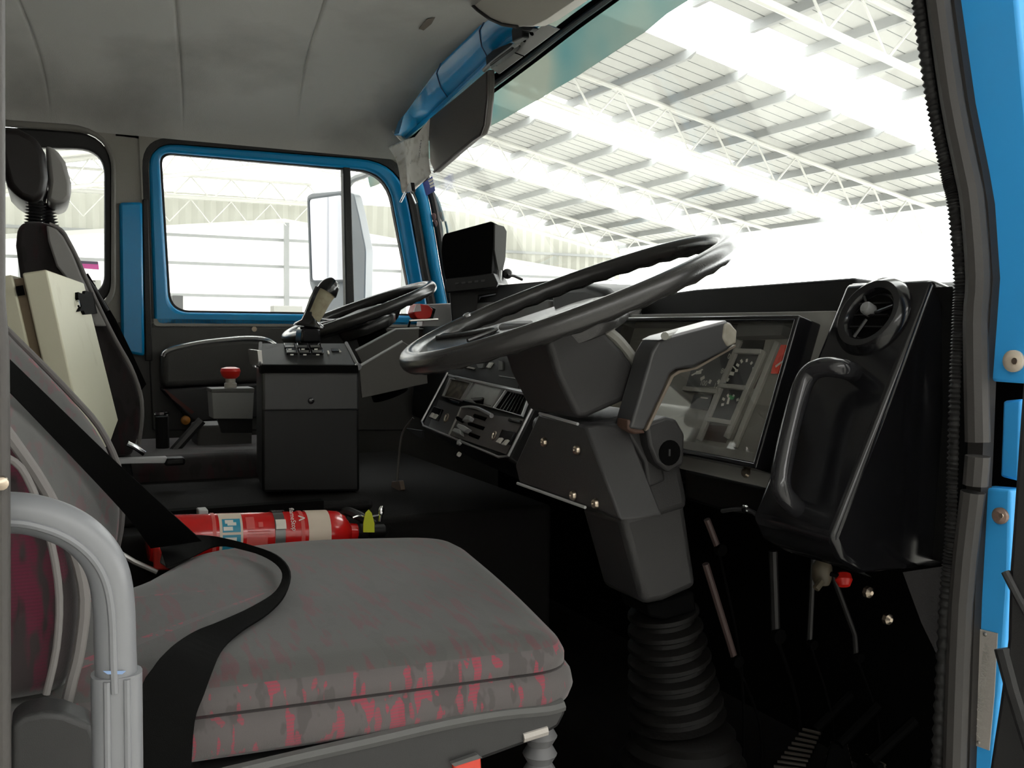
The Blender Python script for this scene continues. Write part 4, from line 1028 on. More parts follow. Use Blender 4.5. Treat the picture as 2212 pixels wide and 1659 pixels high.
hq([(976, 820), (1021, 829), (998, 866), (960, 857)], mat('ashtray_floor', (.06, .05, .035), .5, var=(60, (.2, .17, .12), .7, .45, .7)), 'ashtray')
frame([(1026, 826), (1090, 839), (1066, 883), (1000, 866)], .07, 'blank_frame', MATS['edge_dark'])
bk_ = hq([(1029, 829), (1086, 840), (1063, 879), (1006, 865)], mat('blank_plate', (.3, .3, .285), .35, metal=.3, var=(30, (.2, .2, .18), .6, .4, .7)), 'blank_plate', .002, .004, None, .001)
hq([(1020, 862), (1046, 860), (1044, 874), (1030, 872)], BLKM, 'pull_tab', .006, .004, bk_)
hq([(1020, 862), (1046, 860), (1040, 865), (1024, 866)], SWM, 'pull_tab_top', .010, .003, bk_)
frame([(1096, 844), (1148, 857), (1131, 902), (1068, 884)], .07, 'vent_frame', MATS['edge_grey'])
hv = hq([(1098, 847), (1145, 858), (1129, 899), (1072, 883)], BLKM, 'vent')
for i in range(7):
    t = (i + 1) / 8; a = (1098 + 47 * t, 847 + 11 * t); b = (1072 + 57 * t, 883 + 16 * t)
    part('vent_slat', tube([PP(*a, HPL, .004), PP(*b, HPL, .004)], .0012, 6), BLKG, hv)
hq([(949, 864), (997, 880), (969, 939), (927, 923)], mat('switch_plate', (.085, .085, .083), .5), 'switch_plate')
hq([(999, 880), (1068, 898), (1132, 906), (1094, 982), (971, 940)], mat('slider_plate', (.1, .092, .088), .5), 'slider_plate')
part('plate_divider', tube(pps([(997, 880), (970, 940)], HPL, .003), .0025, 6), GRIB, hc)
for q in ([(941, 880), (959, 886), (948, 911), (930, 904)], [(1089, 930), (1116, 936), (1104, 962), (1078, 956)], [(1104, 905), (1129, 910), (1126, 917), (1101, 912)], [(974, 864), (996, 870), (993, 875), (971, 869)]):
    hq(q, BLKG, 'switch_block', .002, .006, None, .001)
for q in ([(936, 893), (940, 894), (934, 903), (930, 902)], [(944, 896), (948, 897), (941, 906), (937, 905)], [(1082, 948), (1089, 948), (1081, 959), (1074, 957)], [(1096, 952), (1102, 952), (1093, 963), (1086, 962)]):
    hq(q, WHITE, 'toggle', .008, .005, None, .0008)
for q in ((964, 903), (1067, 941)):
    part('brass_ring', tube([PP(q[0] + 3.2 * math.cos(a) - 2.5 * math.sin(a), q[1] + 8 * math.sin(a), HPL, .003) for a in [i * math.pi / 8 for i in range(16)]], .0022, 6, closed=True), BRASSY, hc)
for a, b in (((1026, 898), (1050, 906)), ((1014, 915), (1046, 926)), ((1016, 938), (1036, 946)), ((988, 903), (1002, 911))):
    part('slider_slot', tube([PP(*a, HPL, .002), PP(*b, HPL, .002)], .0045, 6), BLKM, hc)
for q in ([(1016, 902), (1026, 905), (1021, 913), (1006, 914)], [(998, 920), (1010, 924), (1021, 931), (1012, 938), (1001, 934), (994, 926)], [(990, 930), (1003, 933), (1004, 945), (984, 937)]):
    hq(q, LGREY, 'slider_knob', .004, .012, None, .002)
part('arc_lever', tube([PP(997, 880, HPL, .006), PP(1014, 879, HPL, .008), PP(1032, 882, HPL, .01), PP(1052, 892, HPL, .012), PP(1062, 898, HPL, .012)], lambda s: .0022 + .003 * s, 8, k=4), MATS['edge_grey'], hc)
part('bottom_knob', lathe([(.007, 0), (.007, .006), (.002, .009)], PP(995, 957, HPL, .0), hn, 12), MATS['edge_grey'], hc)
part('hanging_screw', cyl(PP(994, 983, HPL, -.01), hn, .005, .006, 10), WHITE, hc)
# upper switch row glimpsed below the wheel rim
us = thing('upper_switch_panel', 'row of dash switches glimpsed just under the near steering wheel rim', 'switch panel', PY(1050, 800, .92))
UPL = plane3(PY(990, 790, .90), PY(1110, 800, .90), PY(1040, 840, .885))
part('panel', prism(pps([(975, 740), (1130, 770), (1120, 842), (960, 808)], UPL), -UPL[1] * .05), BLK, us, bevel=.003)
for q, m in (([(1030, 784), (1050, 778), (1046, 796), (1036, 796)], SWM), ([(1060, 784), (1067, 784), (1059, 796), (1052, 795)], WHITE), ([(1080, 780), (1088, 782), (1088, 800), (1080, 800)], SWM), ([(998, 790), (1027, 795), (1025, 798), (997, 793)], WHITE)):
    part('switch', prism(pps(q, UPL), UPL[1] * .004), m, us, smooth=0)
part('lower_line', tube(pps([(1078, 812), (1122, 819)], UPL, .001), .0012, 6), LGREY, us)
cbk = thing('dangling_cable', 'thin cable with a pale connector hanging under the heater control panel', 'cable', PY(850, 1060, .95))
part('cable', tube([PY(893, 903, .80), PY(870, 935, .78), PY(862, 985, .76), PY(858, 1040, .75)], .0028, 6, k=5), mat('cable_brown', (.05, .042, .035), .6), cbk)
part('connector', prism(ys([(846, 1040), (862, 1038), (866, 1058), (856, 1068), (842, 1064)], .75), (0, .012, 0)), mat('connector_brown', (.12, .085, .06), .5), cbk, bevel=.002)
part('bracket', prism(ys([(876, 925), (905, 945), (912, 946), (910, 930)], .82), (0, .006, 0)), DKG, cbk)

# ================================================================== STEERING
def wheel(name, label, c, t, s, R, r, loc_group, spokes):
    c = V(c); n = V((math.sin(s), -math.sin(t), math.cos(t))).normalized()
    e1 = Y1.cross(n).normalized(); e2 = n.cross(e1)
    w = thing(name, label, 'steering wheel', c, loc_group)
    rs = []
    N = 144
    for i in range(N):
        th = 2 * math.pi * i / N; d = e1 * math.cos(th) + e2 * math.sin(th); o = c + d * R; q = []
        for j in range(14):
            a = 2 * math.pi * j / 14; u, v = math.cos(a), math.sin(a)
            k = r
            if v < -.2 and u < .6: k = r * (1 + .085 * math.sin(th * 36) - .03)
            q.append(o + d * (k * u) + n * (k * 1.02 * v))
        rs.append(q)
    part('rim', loft(rs, False, True), RIMM, w, smooth=60)
    part('hub', lathe([(.062, -.062), (.082, -.055), (.088, -.036), (.078, -.020), (.045, -.012), (.001, -.010)], c, n, 28), RIMM, w, smooth=50)
    for a, wi, wo in spokes:
        a = math.radians(a); d = e1 * math.cos(a) + e2 * math.sin(a); m = n.cross(d)
        rr = []
        for f, k, h, th_ in ((.02, 0, -.020, .012), (.08, .1, -.019, .012), (.13, .35, -.016, .011), (.18, .7, -.010, .010), (R - .008, 1.0, -.002, .009)):
            f = min(f, R - .012 - .01 * (1 - k)); hw = wi + (wo - wi) * k
            q = []
            for u, v in ((-1, -.5), (-1, .5), (-.9, 1), (-.45, .85), (0, .75), (.45, .85), (.9, 1), (1, .5), (1, -.5), (.9, -1), (0, -1), (-.9, -1)):
                ff = f if k < 1 else math.sqrt(max(f * f - (hw * u) ** 2, 1e-6))
                q.append(c + d * ff + m * (hw * u) + n * (h + th_ * v))
            rr.append(q)
        sp_ = part('spoke', loft(rr), RIMM, w, smooth=50)
        part('spoke_recess', tube([c + d * (R * .86) + m * (-wo * .62) + n * .0065, c + d * (R * .62) + m * (-wo * .3) + n * -.002, c + d * (R * .45) + n * -.0045, c + d * (R * .62) + m * (wo * .3) + n * -.002], .0035, 8, k=4), RIMM, sp_)
    return w, c, n, e1, e2
w1, wc, wn, we1, we2 = wheel('steering_wheel', 'large black steering wheel in front of the driver seat, nearer of the two wheels', (.6256, .7091, .8946), .3817, -.049, .25, .0155, 'steering wheels of the dual control cab', ((240, .06, .125), (322, .05, .06)))
part('rim_bolt', lathe([(.007, 0), (.007, .004), (.004, .006), (.001, .0065)], PD(1010, 684, 1.60), wn, 12), CHROME, w1)
w2_, wc2, wn2, _, _ = wheel('steering_wheel', 'small black steering wheel on the far side below the door window', (-.578, .757, .8944), .3686, -.0097, .20, .0150, 'steering wheels of the dual control cab', ((215, .05, .06), (325, .05, .06), (270, .04, .03)))

sc_ = thing('steering_column', 'dark grey steering column with ribbed boot under the near steering wheel', 'steering column', (.62, .95, .1))
up = xs([(1250, 906), (1268, 903), (1386, 851), (1394, 826), (1350, 760), (1292, 700), (1230, 690), (1170, 700), (1205, 815)], .70)
part('upper_shroud', prism(up, (-.155, 0, 0)), mat('column_grey', (.027, .0262, .0266), .45, spec=.4, bump=(900, .2)), sc_, bevel=.016, seg=4, smooth=50)
part('shroud_edge', tube(xs([(1297, 706), (1330, 730), (1360, 766), (1384, 800)], .69), .009, 8, k=3), mat('edge_strip_grey', (.2, .195, .175), .5), sc_)
part('neck', cyl(wc - wn * .16, wn, .05, .12, 24), BLKM, sc_)
lw = xs([(1258, 921), (1330, 905), (1395, 884), (1420, 900), (1470, 985), (1486, 1060), (1492, 1100), (1420, 1122), (1330, 1124), (1300, 1098), (1264, 1000)], .705)
cg = MATS['column_grey']
part('lower_shroud', prism(lw, (-.17, 0, 0)), cg, sc_, bevel=.014, seg=3, smooth=45)
part('shroud_rib', prism(xs([(1350, 930), (1400, 905), (1425, 960), (1440, 1040), (1400, 1055), (1392, 1000)], .712), (-.03, 0, 0)), cg, sc_, bevel=.006, seg=3)
part('shroud_foot', prism(xs([(1340, 1118), (1480, 1080), (1496, 1190), (1508, 1268), (1436, 1300), (1392, 1309)], .700), (-.12, 0, 0)), cg, sc_, bevel=.012, seg=3)
pl2 = ys([(1163, 893), (1264, 920), (1340, 1125), (1300, 1105), (1262, 1094), (1121, 1043), (1112, 1005)], .693)
part('column_plate', prism(pl2, (0, .07, 0)), cg, sc_, bevel=.004)
part('plate_edge', tube(ys([(1118, 1044), (1264, 1096)], .692), .0025, 6), LGREY, sc_)
part('plate_edge', tube(ys([(1166, 893), (1248, 916)], .692), .0025, 6), LGREY, sc_)
for q in ((1177, 955), (1248, 972), (1240, 1070), (1288, 1088)):
    p_ = PY(*q, .692)
    b = part('plate_bolt', lathe([(.0075, 0), (.0075, .002), (.006, .005), (.003, .006), (.001, .004)], p_, -Y1, 12), BRASSY, sc_)
ig = part('ignition_block', prism(xs([(1396, 916), (1440, 900), (1462, 906), (1480, 938), (1478, 1005), (1446, 1022), (1418, 1000), (1404, 965)], .735), (-.035, 0, 0)), cg, sc_, bevel=.005)
under(ig, 'key_hole', lathe([(.019, 0), (.019, .0012), (.014, .0008), (.002, .0005)], PX(1446, 978, .735), X1, 18), BLKM)
under(ig, 'key_slot', box(PX(1446, 978, .7365), (.0015, .003, .010)), DKG)
# ribbed boot
b0, b1 = PX(1432, 1318, .62), PX(1462, 1545, .62); bv = b1 - b0
rp = []
for i in range(29):
    t = i / 28; rp.append(((.05 + .024 * t) + (.0075 if i % 4 in (0, 1) else -.004), bv.length * t))
BOOT = mat('boot_rubber', (.0045, .0042, .004), .55, spec=.2, bump=(120, .3))
part('ribbed_boot', lathe(rp, b0, bv, 28), BOOT, sc_, smooth=50)
rp = []
fz = PX(1475, 1560, .62)
for i in range(17):
    t = i / 16; rp.append((.075 + .065 * t ** .8 + (.005 if i % 2 else -.002), fz.z * t))
part('floor_boot', lathe(rp, fz, -Z1, 32), BOOT, sc_, smooth=50)
part('boot_bracket', prism(xs([(1398, 1306), (1500, 1278), (1505, 1322), (1440, 1340), (1404, 1332)], .66), (-.08, 0, 0)), BLKM, sc_, bevel=.004)

# L-shaped grey hand lever
hl = thing('hand_lever', 'grey L shaped hand lever rising from the right of the steering column', 'lever', PX(1395, 920, .74))
lv = xs([(1362, 925), (1398, 800), (1408, 762), (1422, 738), (1440, 728), (1566, 694), (1580, 697), (1592, 716), (1590, 742), (1572, 756), (1500, 792), (1462, 798), (1448, 808), (1436, 838), (1392, 930)], .75)
part('arm', prism(lv, (-.045, 0, 0)), mat('lever_grey', (.045, .045, .046), .4, spec=.5), hl, bevel=.004, seg=3)
part('top_face_lit', prism(xs([(1424, 735), (1442, 726), (1567, 692), (1572, 697), (1444, 732)], .751), (-.047, 0, 0)), mat('lever_top_lit', (.3, .3, .31), .25), hl, bevel=.001)  # pale strip painting the arm's top face as brightly lit
part('end_cap', prism(xs([(1566, 700), (1576, 696), (1593, 714), (1591, 742), (1573, 750), (1562, 730)], .753), (-.05, 0, 0)), mat('lever_end', (.33, .31, .26), .5, var=(50, (.2, .18, .14), .6, .45, .7)), hl, bevel=.003)
part('inner_face', prism(xs([(1590, 744), (1502, 794), (1466, 800), (1450, 812), (1394, 932), (1402, 928), (1456, 814), (1470, 806), (1506, 798), (1590, 750)], .742), (-.03, 0, 0)), mat('lever_inner', (.16, .13, .1), .6), hl, bevel=.001)
part('pivot_pin', tube([PX(1436, 726, .76), PX(1470, 717, .70)], .006, 10), mat('pin_grey', (.3, .3, .27), .4), hl)
part('pivot_boot', prism(xs([(1356, 905), (1378, 912), (1396, 936), (1372, 938), (1356, 928)], .745), (-.03, 0, 0)), mat('rust_pivot', (.06, .03, .02), .6), hl, bevel=.003)

# far column and binnacle behind the far wheel
fc = thing('far_steering_column', 'black cowl and column under the far steering wheel', 'steering column', (-.58, .9, .5))
part('cowl', prism(xs([(690, 722), (716, 706), (800, 668), (846, 656), (872, 660), (862, 690), (842, 706), (806, 760), (780, 790), (690, 790), (664, 745)], -.55), (-.12, .0, 0)), BLK, fc, bevel=.012, seg=3)
part('column', tube([wc2 - wn2 * .05, wc2 - wn2 * .24], .05, 18), BLKM, fc)

# ================================================================== SMALL THINGS ON THE DASH
mo = thing('monitor', 'black hooded camera monitor on a stand at the middle of the dashboard', 'monitor', PD(1020, 660, 2.66))
fp = [(955, 514), (960, 505), (1060, 478), (1067, 481), (1064, 560), (1062, 598), (962, 604), (956, 575), (953, 545)]
fq = [PD(p[0], p[1], 2.62 + (1066 - p[0]) * .0002) for p in fp]
vv_ = PD(1091, 492, 2.76) - PD(1067, 480, 2.62)
part('hood', prism(fq, vv_), BLKM, mo, bevel=.003)
part('hood_side', prism([PD(*p, d) for p, d in (((1067, 484), 2.615), ((1086, 489), 2.70), ((1092, 500), 2.73), ((1089, 560), 2.73), ((1084, 583), 2.70), ((1074, 583), 2.66), ((1066, 540), 2.62))], (.0015, .003, 0)), mat('monitor_side_grey', (.05, .05, .048), .9, spec=.05), mo, smooth=0)
part('base', prism([PD(*p, 2.60) for p in ((964, 602), (1066, 590), (1076, 612), (1072, 620), (964, 632), (961, 618))], vv_), BLK, mo, bevel=.002)
for i in range(5): part('button', prism([PD(*p, 2.597) for p in ((983 + i * 14, 611 - i * 1.6), (991 + i * 14, 610 - i * 1.6), (991 + i * 14, 614 - i * 1.6), (983 + i * 14, 615 - i * 1.6))], RT * .0 + FW * -.002), DKG, mo, smooth=0)
part('hinge', tube([PD(1079, 584, 2.66), PD(1077, 612, 2.66)], .008, 10), LGREY, mo)
part('stand', prism([PD(*p, 2.66) for p in ((970, 630), (1074, 618), (1080, 632), (1036, 640), (1032, 702), (976, 702))], vv_ * .6), BLK, mo, bevel=.005)
part('ball_joint', lathe([(.0, 0), (.012, .006), (.015, .015), (.012, .024), (.0, .03)], PD(1096, 590, 2.70), FW, 14), DKG, mo)
part('arm', tube([PD(1096, 594, 2.7), PD(1110, 596, 2.72), PD(1128, 604, 2.74)], .004, 8), BLK, mo)
pb_ = thing('power_supply_box', 'pale grey box on the dashboard behind the red buzzer', 'box', PX(945, 704, -.62))
part('box', prism(xs([(918, 657), (976, 655), (978, 706), (912, 706)], -.66), (-.05, 0, 0)), mat('box_grey', (.6, .6, .6), .45), pb_, bevel=.003)
rb = thing('red_buzzer', 'small red buzzer unit on a bracket beside the monitor', 'buzzer', PX(910, 690, -.6))
part('body', prism(xs([(893, 676), (899, 658), (906, 656), (926, 659), (936, 668), (931, 686), (914, 692), (900, 688)], -.60), (-.05, 0, 0)), RED, rb, bevel=.003)
part('white_end', prism(xs([(894, 674), (899, 658), (908, 656), (910, 672)], -.597), (-.004, 0, 0)), mat('buzzer_white', (.6, .5, .5), .35), rb)
part('base', prism(xs([(926, 660), (942, 667), (936, 688), (928, 690), (932, 674)], -.61), (-.04, 0, 0)), BLKG, rb, bevel=.002)
part('bracket', tube(xs([(884, 693), (900, 692), (946, 690)], -.59), .0035, 6), STEEL, rb)
part('bracket_leg', tube(xs([(886, 692), (880, 716)], -.59), .0035, 6), BLK, rb)

# visors, paper with clip, lamp, stickers, wiper
vs_ = thing('sun_visor', 'dark brown sun visor folded down at the far end of the header', 'sun visor', PY(980, 270, 1.04))
vpx = [(924, 258), (1000, 196), (1053, 150), (1054, 172), (1052, 215), (1046, 270), (1038, 292), (1022, 302), (938, 374), (928, 350)]
part('panel', prism([PY(p[0], p[1], 1.05) for p in vpx], (0, .022, .004)), VISOR, vs_, bevel=.006, seg=3)
part('edge_binding', tube([PY(p[0], p[1], 1.05) for p in ((1053, 156), (1052, 215), (1046, 270), (1038, 290), (1022, 301), (938, 371))], .0042, 6), mat('visor_binding', (.035, .026, .024), .6), vs_)
part('hinge_rod', tube(ys([(1046, 152), (1062, 136), (1085, 118), (1120, 92)], 1.06), .006, 8), LGREY, vs_)
part('hinge_clip', prism(ys([(1048, 122), (1066, 106), (1100, 92), (1112, 96), (1104, 108), (1066, 136), (1050, 146)], 1.055), (0, .02, 0)), BLK, vs_, bevel=.004)
vb = thing('sun_visor', 'beige sun visor folded up against the roof lining at the top of the picture', 'sun visor', PY(1120, 30, 1.0))
part('panel', prism([PY(p[0], p[1], .93) for p in [(998, -9), (1010, -2), (1032, 20), (1058, 38), (1085, 50), (1120, 57), (1150, 56), (1180, 42), (1250, -6), (1256, -9)]], (0, .03, .004)), VISORB, vb, bevel=.010, seg=3)
part('edge_binding', tube([PY(p[0], p[1], .928) for p in [(999, -8), (1008, -1), (1032, 22), (1058, 41), (1085, 53), (1118, 58)]], .004, 6), BLK, vb)
part('pivot', prism(ys([(1112, 48), (1126, 46), (1150, 60), (1142, 68), (1128, 66), (1128, 80), (1106, 92), (1104, 66)], 1.03), (0, .02, 0)), BLK, vb, bevel=.003)
part('pivot_cap', prism(ys([(1114, 47), (1126, 46), (1128, 56), (1118, 58)], 1.025), (0, .01, 0)), LGREY, vb)
# paper: a curled sheet
pp_ = thing('clipped_paper', 'crumpled white paper hanging from the far windscreen corner with a bulldog clip', 'paper', PY(890, 420, 1.03))
left = [(838, 318), (848, 332), (857, 350), (862, 372), (864, 392), (866, 406), (869, 418)]
midl = [(868, 304), (874, 320), (876, 345), (878, 370), (879, 388), (880, 402), (880, 412)]
midr = [(896, 296), (893, 318), (890, 345), (888, 370), (886, 388), (886, 402), (884, 412)]
rgt = [(929, 255), (927, 285), (926, 320), (927, 350), (930, 368), (929, 378), (897, 409)]
mk = lambda L, yy: [PY(p[0], p[1], yy + .004 * math.sin(i * 1.7)) for i, p in enumerate(L)]
cols = [cat(mk(left, 1.0), 3), cat(mk(midl, 1.02), 3), cat(mk(midr, 1.005), 3), cat(mk(rgt, 1.03), 3)]
pts = []
vvv, fff = [], []
m_ = len(cols[0])
for cidx in range(13):
    t = cidx / 12 * 3; i = min(int(t), 2); f = t - i
    for k in range(m_): vvv.append(cols[i][k] * (1 - f) + cols[i + 1][k] * f)
for cidx in range(12):
    for k in range(m_ - 1): fff.append((cidx * m_ + k, cidx * m_ + k + 1, (cidx + 1) * m_ + k + 1, (cidx + 1) * m_ + k))
po = part('sheet', (vvv, fff), PAPER, pp_, smooth=70)
sm = po.modifiers.new('thickness', 'SOLIDIFY'); sm.thickness = .0006
inkm = mat('ink', (.05, .05, .06), .7)
part('handwriting', text_geo('MIROC', PY(908, 322, 1.006), (PY(906, 345, 1.006) - PY(910, 312, 1.006)), (PY(930, 322, 1.006) - PY(905, 322, 1.006)), .017, .0015), inkm, pp_, smooth=0)
part('handwriting', text_geo('1/12', PY(889, 350, .995), (PY(893, 345, .995) - PY(886, 356, .995)), (PY(884, 342, .995) - PY(890, 352, .995)), .012, .0015), inkm, pp_, smooth=0)
ck = part('bulldog_clip', prism(ys([(882, 397), (887, 394), (890, 414), (874, 416)], .99), (0, .012, 0)), BLKG, pp_, bevel=.001)
part('clip_handle', tube(ys([(875, 414), (868, 428), (864, 437), (868, 436), (878, 416)], .992), .0018, 6), CHROME, ck)
part('clip_handle', tube(ys([(891, 413), (897, 425), (902, 438), (898, 440), (893, 428), (887, 415)], .992), .0018, 6), CHROME, ck)
lp = thing('coat_hook', 'small chrome hook on the lining behind the paper', 'hook', PX(865, 295, -1.05))
part('hook', tube(xs([(852, 280), (856, 286), (864, 296), (872, 304)], -1.06), lambda s: .010 - .003 * s, 10, k=3), STEEL, lp)
LO = .035
bs = thing('windscreen_label', 'blue label with white lettering stuck inside the far edge of the windscreen', 'label', PG(925, 415, .004))
q4 = [PG(p[0], p[1], LO) for p in ((914, 396), (934, 381), (941, 412), (921, 423))]
part('label', prism(q4, (0, -.0012, 0)), BLUEP, bs, smooth=0)
for a in ([(925, 390), (934, 385), (935, 389), (927, 394)], [(927, 396), (936, 391), (937, 396), (929, 400)], [(929, 402), (937, 398), (939, 402), (930, 406)]):
    part('letter_block', prism([PG(p[0], p[1], LO + .0016) for p in a], (0, -.0006, 0)), WHITE, bs, smooth=0)
sk = thing('pink_sticker', 'small pink bow shaped sticker on the glass beside the far pillar', 'sticker', PG(932, 490, .004))
for q_ in ((937, 468), (940, 483)):
    part('lobe', prism([PG(q_[0] + 5 * math.cos(a), q_[1] + 8 * math.sin(a), .012) for a in [i * math.pi / 6 for i in range(12)]], (0, -.0012, 0)), PINK, sk, smooth=0)
wa = thing('wiper_arm', 'grey wiper arm parked upright outside the far end of the windscreen', 'wiper', PG(962, 500, -.04))
part('blade', tube([PG(936, 418, -.03), PG(945, 440, -.03), PG(958, 478, -.03)], lambda s: .006 + .004 * math.sin(math.pi * s), 8, k=3), mat('wiper_grey', (.12, .17, .18), .5), wa)
part('arm', tube([PG(952, 478, -.03), PG(955, 495, -.03), PG(958, 560, -.05)], .004, 8), mat('wiper_grey', (.12, .17, .18), .5), wa)
part('arm', tube([PG(962, 478, -.03), PG(966, 495, -.03), PG(972, 560, -.05)], .004, 8), mat('wiper_grey', (.12, .17, .18), .5), wa)

# outside mirror beyond the far door
mr = thing('door_mirror', 'large outside mirror in a grey frame seen through the far door window', 'mirror', PX(720, 640, -1.45))
MO = PX(700, 520, -1.45); mn = V((.645, -.765, 0)).normalized()
MPL = (MO, mn)
hp_ = rpoly(pps([(662, 424), (672, 417), (742, 411), (764, 418), (776, 470), (790, 540), (788, 640), (784, 705), (700, 705), (668, 612)], MPL, -.004), .012, 3)
part('housing', prism(hp_, -mn * .05), mat('mirror_housing', (.36, .37, .38), .4), mr, bevel=.012, seg=3)
gp_ = rpoly(pps([(666, 428), (742, 417), (752, 520), (752, 608), (672, 610)], MPL, .0), .012, 3)
part('frame', ring([V(p) for p in rpoly(pps([(669, 431), (740, 421), (749, 520), (749, 604), (675, 606)], MPL, .0), .012, 3)], gp_, mn * .006), mat('mirror_frame_grey', (.2, .21, .22), .4), mr)
part('mirror_glass', prism(gp_, mn * .003), GL_MIR, mr, smooth=0)
part('lower_arm', tube([PX(742, 660, -1.48), PX(742, 715, -1.42), PX(760, 735, -1.25), PX(775, 740, -1.175)], .012, 8, k=3), MDG, mr)
part('upper_arm', tube([PX(744, 416, -1.47), PX(762, 388, -1.42), PX(800, 372, -1.28), PX(812, 350, -1.175)], .012, 8, k=3), LGREY, mr)

# the truck's own white body behind the cab, which the mirror looks back at
tb = thing('truck_body', 'white truck body with a louvred intake, reflected in the outside mirror', 'truck body', (-.3, -1.5, -.3))
part('body_shell', prism([V((1.2, -.85, -.3)), V((1.2, -.85, 2.1)), V((-1.25, -.85, 2.1)), V((-1.25, -.85, -.3))], (0, -4, 0)), TRUCKW, tb, bevel=.03)
part('intake_box', prism([V((-1.25, -1.0, .55)), V((-1.25, -1.0, 1.75)), V((-1.9, -1.0, 1.6)), V((-2.0, -1.0, .55))], (0, -.8, 0)), TRUCKW, tb, bevel=.02)
lv_ = part('intake_louvre', prism([V((-1.42, -.992, .7)), V((-1.42, -.992, 1.42)), V((-1.75, -.992, 1.32)), V((-1.82, -.992, .7))], (0, -.02, 0)), mat('louvre_grey', (.16, .17, .19), .5), tb)
for k in range(10):
    zk = .72 + .055 * k
    part('louvre_blade', prism([V((-1.44, -.98, zk)), V((-1.76, -.98, zk)), V((-1.76, -.99, zk + .03)), V((-1.44, -.99, zk + .03))], (0, -.006, 0)), mat('louvre_blade', (.26, .27, .29), .5), lv_)

# pedals and rods in the foot well
def rod(px, x, r, m, lb):
    t = thing('pedal_rod', lb, 'rod', PX(*px[-1], x), 'rods in the driver foot well')
    part('rod', tube(xs(px, x), r, 8), m, t)
    part('rod_end', cyl(PX(*px[-1], x), X1, r * 1.8, .012, 10), BLKM, t)
    e_ = PX(*px[-1], x); part('lower_link', tube([e_, V((e_.x, e_.y + .06, e_.z * .5)), V((e_.x, e_.y + .07, .0))], r * .45, 8, k=3), BLKM, t)
RODM = mat('rod_grey', (.09, .06, .055), .5)
RODD = mat('rod_dark', (.016, .0155, .0155), .5)
rod([(1527, 1122), (1552, 1186)], .52, .006, RODM, 'short slanting rod just under the instrument cluster')
rod([(1524, 1218), (1588, 1426)], .52, .0065, RODM, 'long slanting rod right of the steering column boot')
rod([(1670, 1190), (1676, 1372)], .55, .008, RODD, 'dark upright rod in the middle of the foot well')
rod([(1757, 1208), (1749, 1390)], .6, .005, RODD, 'thin upright rod below the corner console')
rod([(1798, 1240), (1846, 1370), (1850, 1418)], .62, .005, RODD, 'thin slanting rod nearest the right side of the foot well')
sb = thing('air_valve', 'dull brass valve with a small red knob under the corner console', 'valve', PX(1775, 1250, .72))
part('red_knob', lathe([(.003, -.012), (.012, -.006), (.014, .004), (.009, .014), (.001, .016)], PX(1822, 1248, .74), V((.5, -.3, -1)), 14), RED, sb, label='small red knob')
part('knob_stem', tube([PX(1822, 1246, .74), PX(1795, 1240, .735), PX(1780, 1240, .725)], .004, 8), BLKM, sb)
part('body', lathe([(.012, 0), (.016, .01), (.016, .03), (.01, .04)], PX(1775, 1262, .72), Z1, 14), mat('dull_brass', (.09, .075, .05), .5), sb)
part('hanger', tube(xs([(1775, 1262), (1775, 1238), (1778, 1180)], .72), .006, 8), BLKM, sb)
part('nozzle', tube(xs([(1775, 1255), (1762, 1272)], .735), .006, 8), mat('dull_brass', (.09, .075, .05), .5), sb)
for i, (q_, lb) in enumerate((((1914, 1336), 'bright hexagon screw on the foot well side'), ((1872, 1278), 'dull brass screw close under the corner console'))):
    solo('kick_panel_screw', lathe([(.0085, 0), (.008, .006), (.003, .010)], PX(*q_, .92), X1, 8), BRASSY, lb, 'screw')
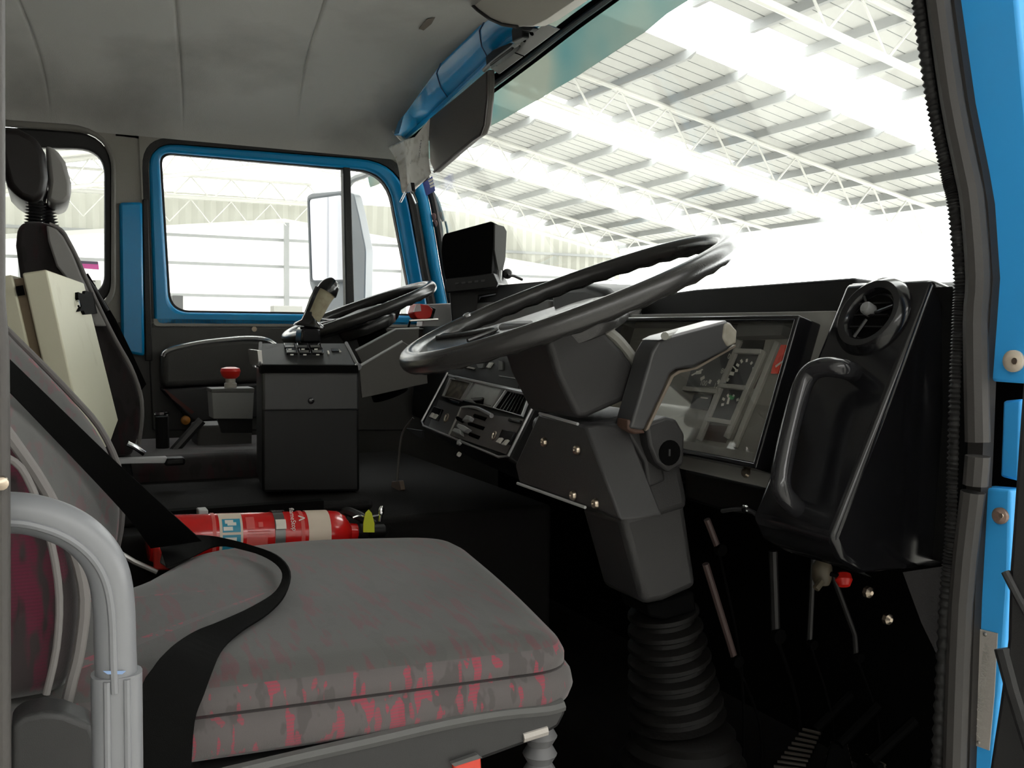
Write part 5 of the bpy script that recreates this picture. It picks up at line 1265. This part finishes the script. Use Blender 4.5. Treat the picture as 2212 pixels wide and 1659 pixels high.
def pedal(quad, lb):
    t = thing('floor_pedal', lb, 'pedal', PZ(*quad[2], .06), 'ribbed pedals in the driver foot well')
    q = [PZ(*quad[0], .13), PZ(*quad[1], .13), PZ(*quad[2], .05), PZ(*quad[3], .05)]
    nn = (q[1] - q[0]).cross(q[3] - q[0]).normalized()
    if nn.z < 0: nn = -nn
    part('pad', prism(q, -nn * .012), BLKM, t, bevel=.003)
    for i in range(9):
        f = (i + .5) / 9
        part('pad_rib', tube([q[0].lerp(q[3], f) + nn * .001, q[1].lerp(q[2], f) + nn * .001], .0028, 6), mat('pedal_rib', (.03, .025, .019), .6), t)
    part('stem', tube([(q[0] + q[1]) / 2 - nn * .012, (q[0] + q[1]) / 2 + V((0, .09, .05))], .009, 8), BLKM, t)
pedal([(1738, 1570), (1775, 1580), (1735, 1668), (1668, 1660)], 'ribbed black pedal at the bottom of the foot well, left of the three')
pedal([(1795, 1600), (1830, 1605), (1850, 1690), (1770, 1690)], 'ribbed black pedal at the bottom of the foot well, middle of the three')
pedal([(1872, 1628), (1910, 1650), (1925, 1720), (1838, 1690)], 'ribbed black pedal at the bottom of the foot well, right of the three')

# grey grab rail by the rear pillar
gr = thing('grab_rail', 'grey painted tubular grab rail in the left foreground', 'grab rail', PX(255, 1650, 1.2))
gpth = [PX(*p, 1.2) for p in ((-60, 1106), (20, 1107), (70, 1112), (130, 1130), (178, 1158), (214, 1196), (236, 1244), (246, 1310), (249, 1400), (252, 1470))]
part('rail', tube(gpth, .0135, 18, k=5), GREYPAINT, gr, smooth=60)
part('rail_ridge', tube([p + V((.0128, -.002, -.004)) for p in gpth[1:]], .0028, 8, k=5), GREYPAINT, gr)
part('socket', loft([sect(0, .0165, .0140, 20, PX(252, 1452, 1.2) - Z1 * h, Y1, X1, .75) for h in (0, .02, .06, .14)]), GREYPAINT, gr, smooth=60)
for dx in (-.007, .0055): part('socket_ridge', tube([PX(252, 1456, 1.2) + V((.0135, dx, 0)), PX(252, 1456, 1.2) + V((.0135, dx, -.13))], .0024, 8), GREYPAINT, gr)
part('socket_slot', prism([PX(*p, 1.2142) for p in ((222, 1449), (272, 1449), (264, 1456), (232, 1456))], (.0006, 0, 0)), mat('slot_blue', (.2, .3, .5), .5), gr, smooth=0)
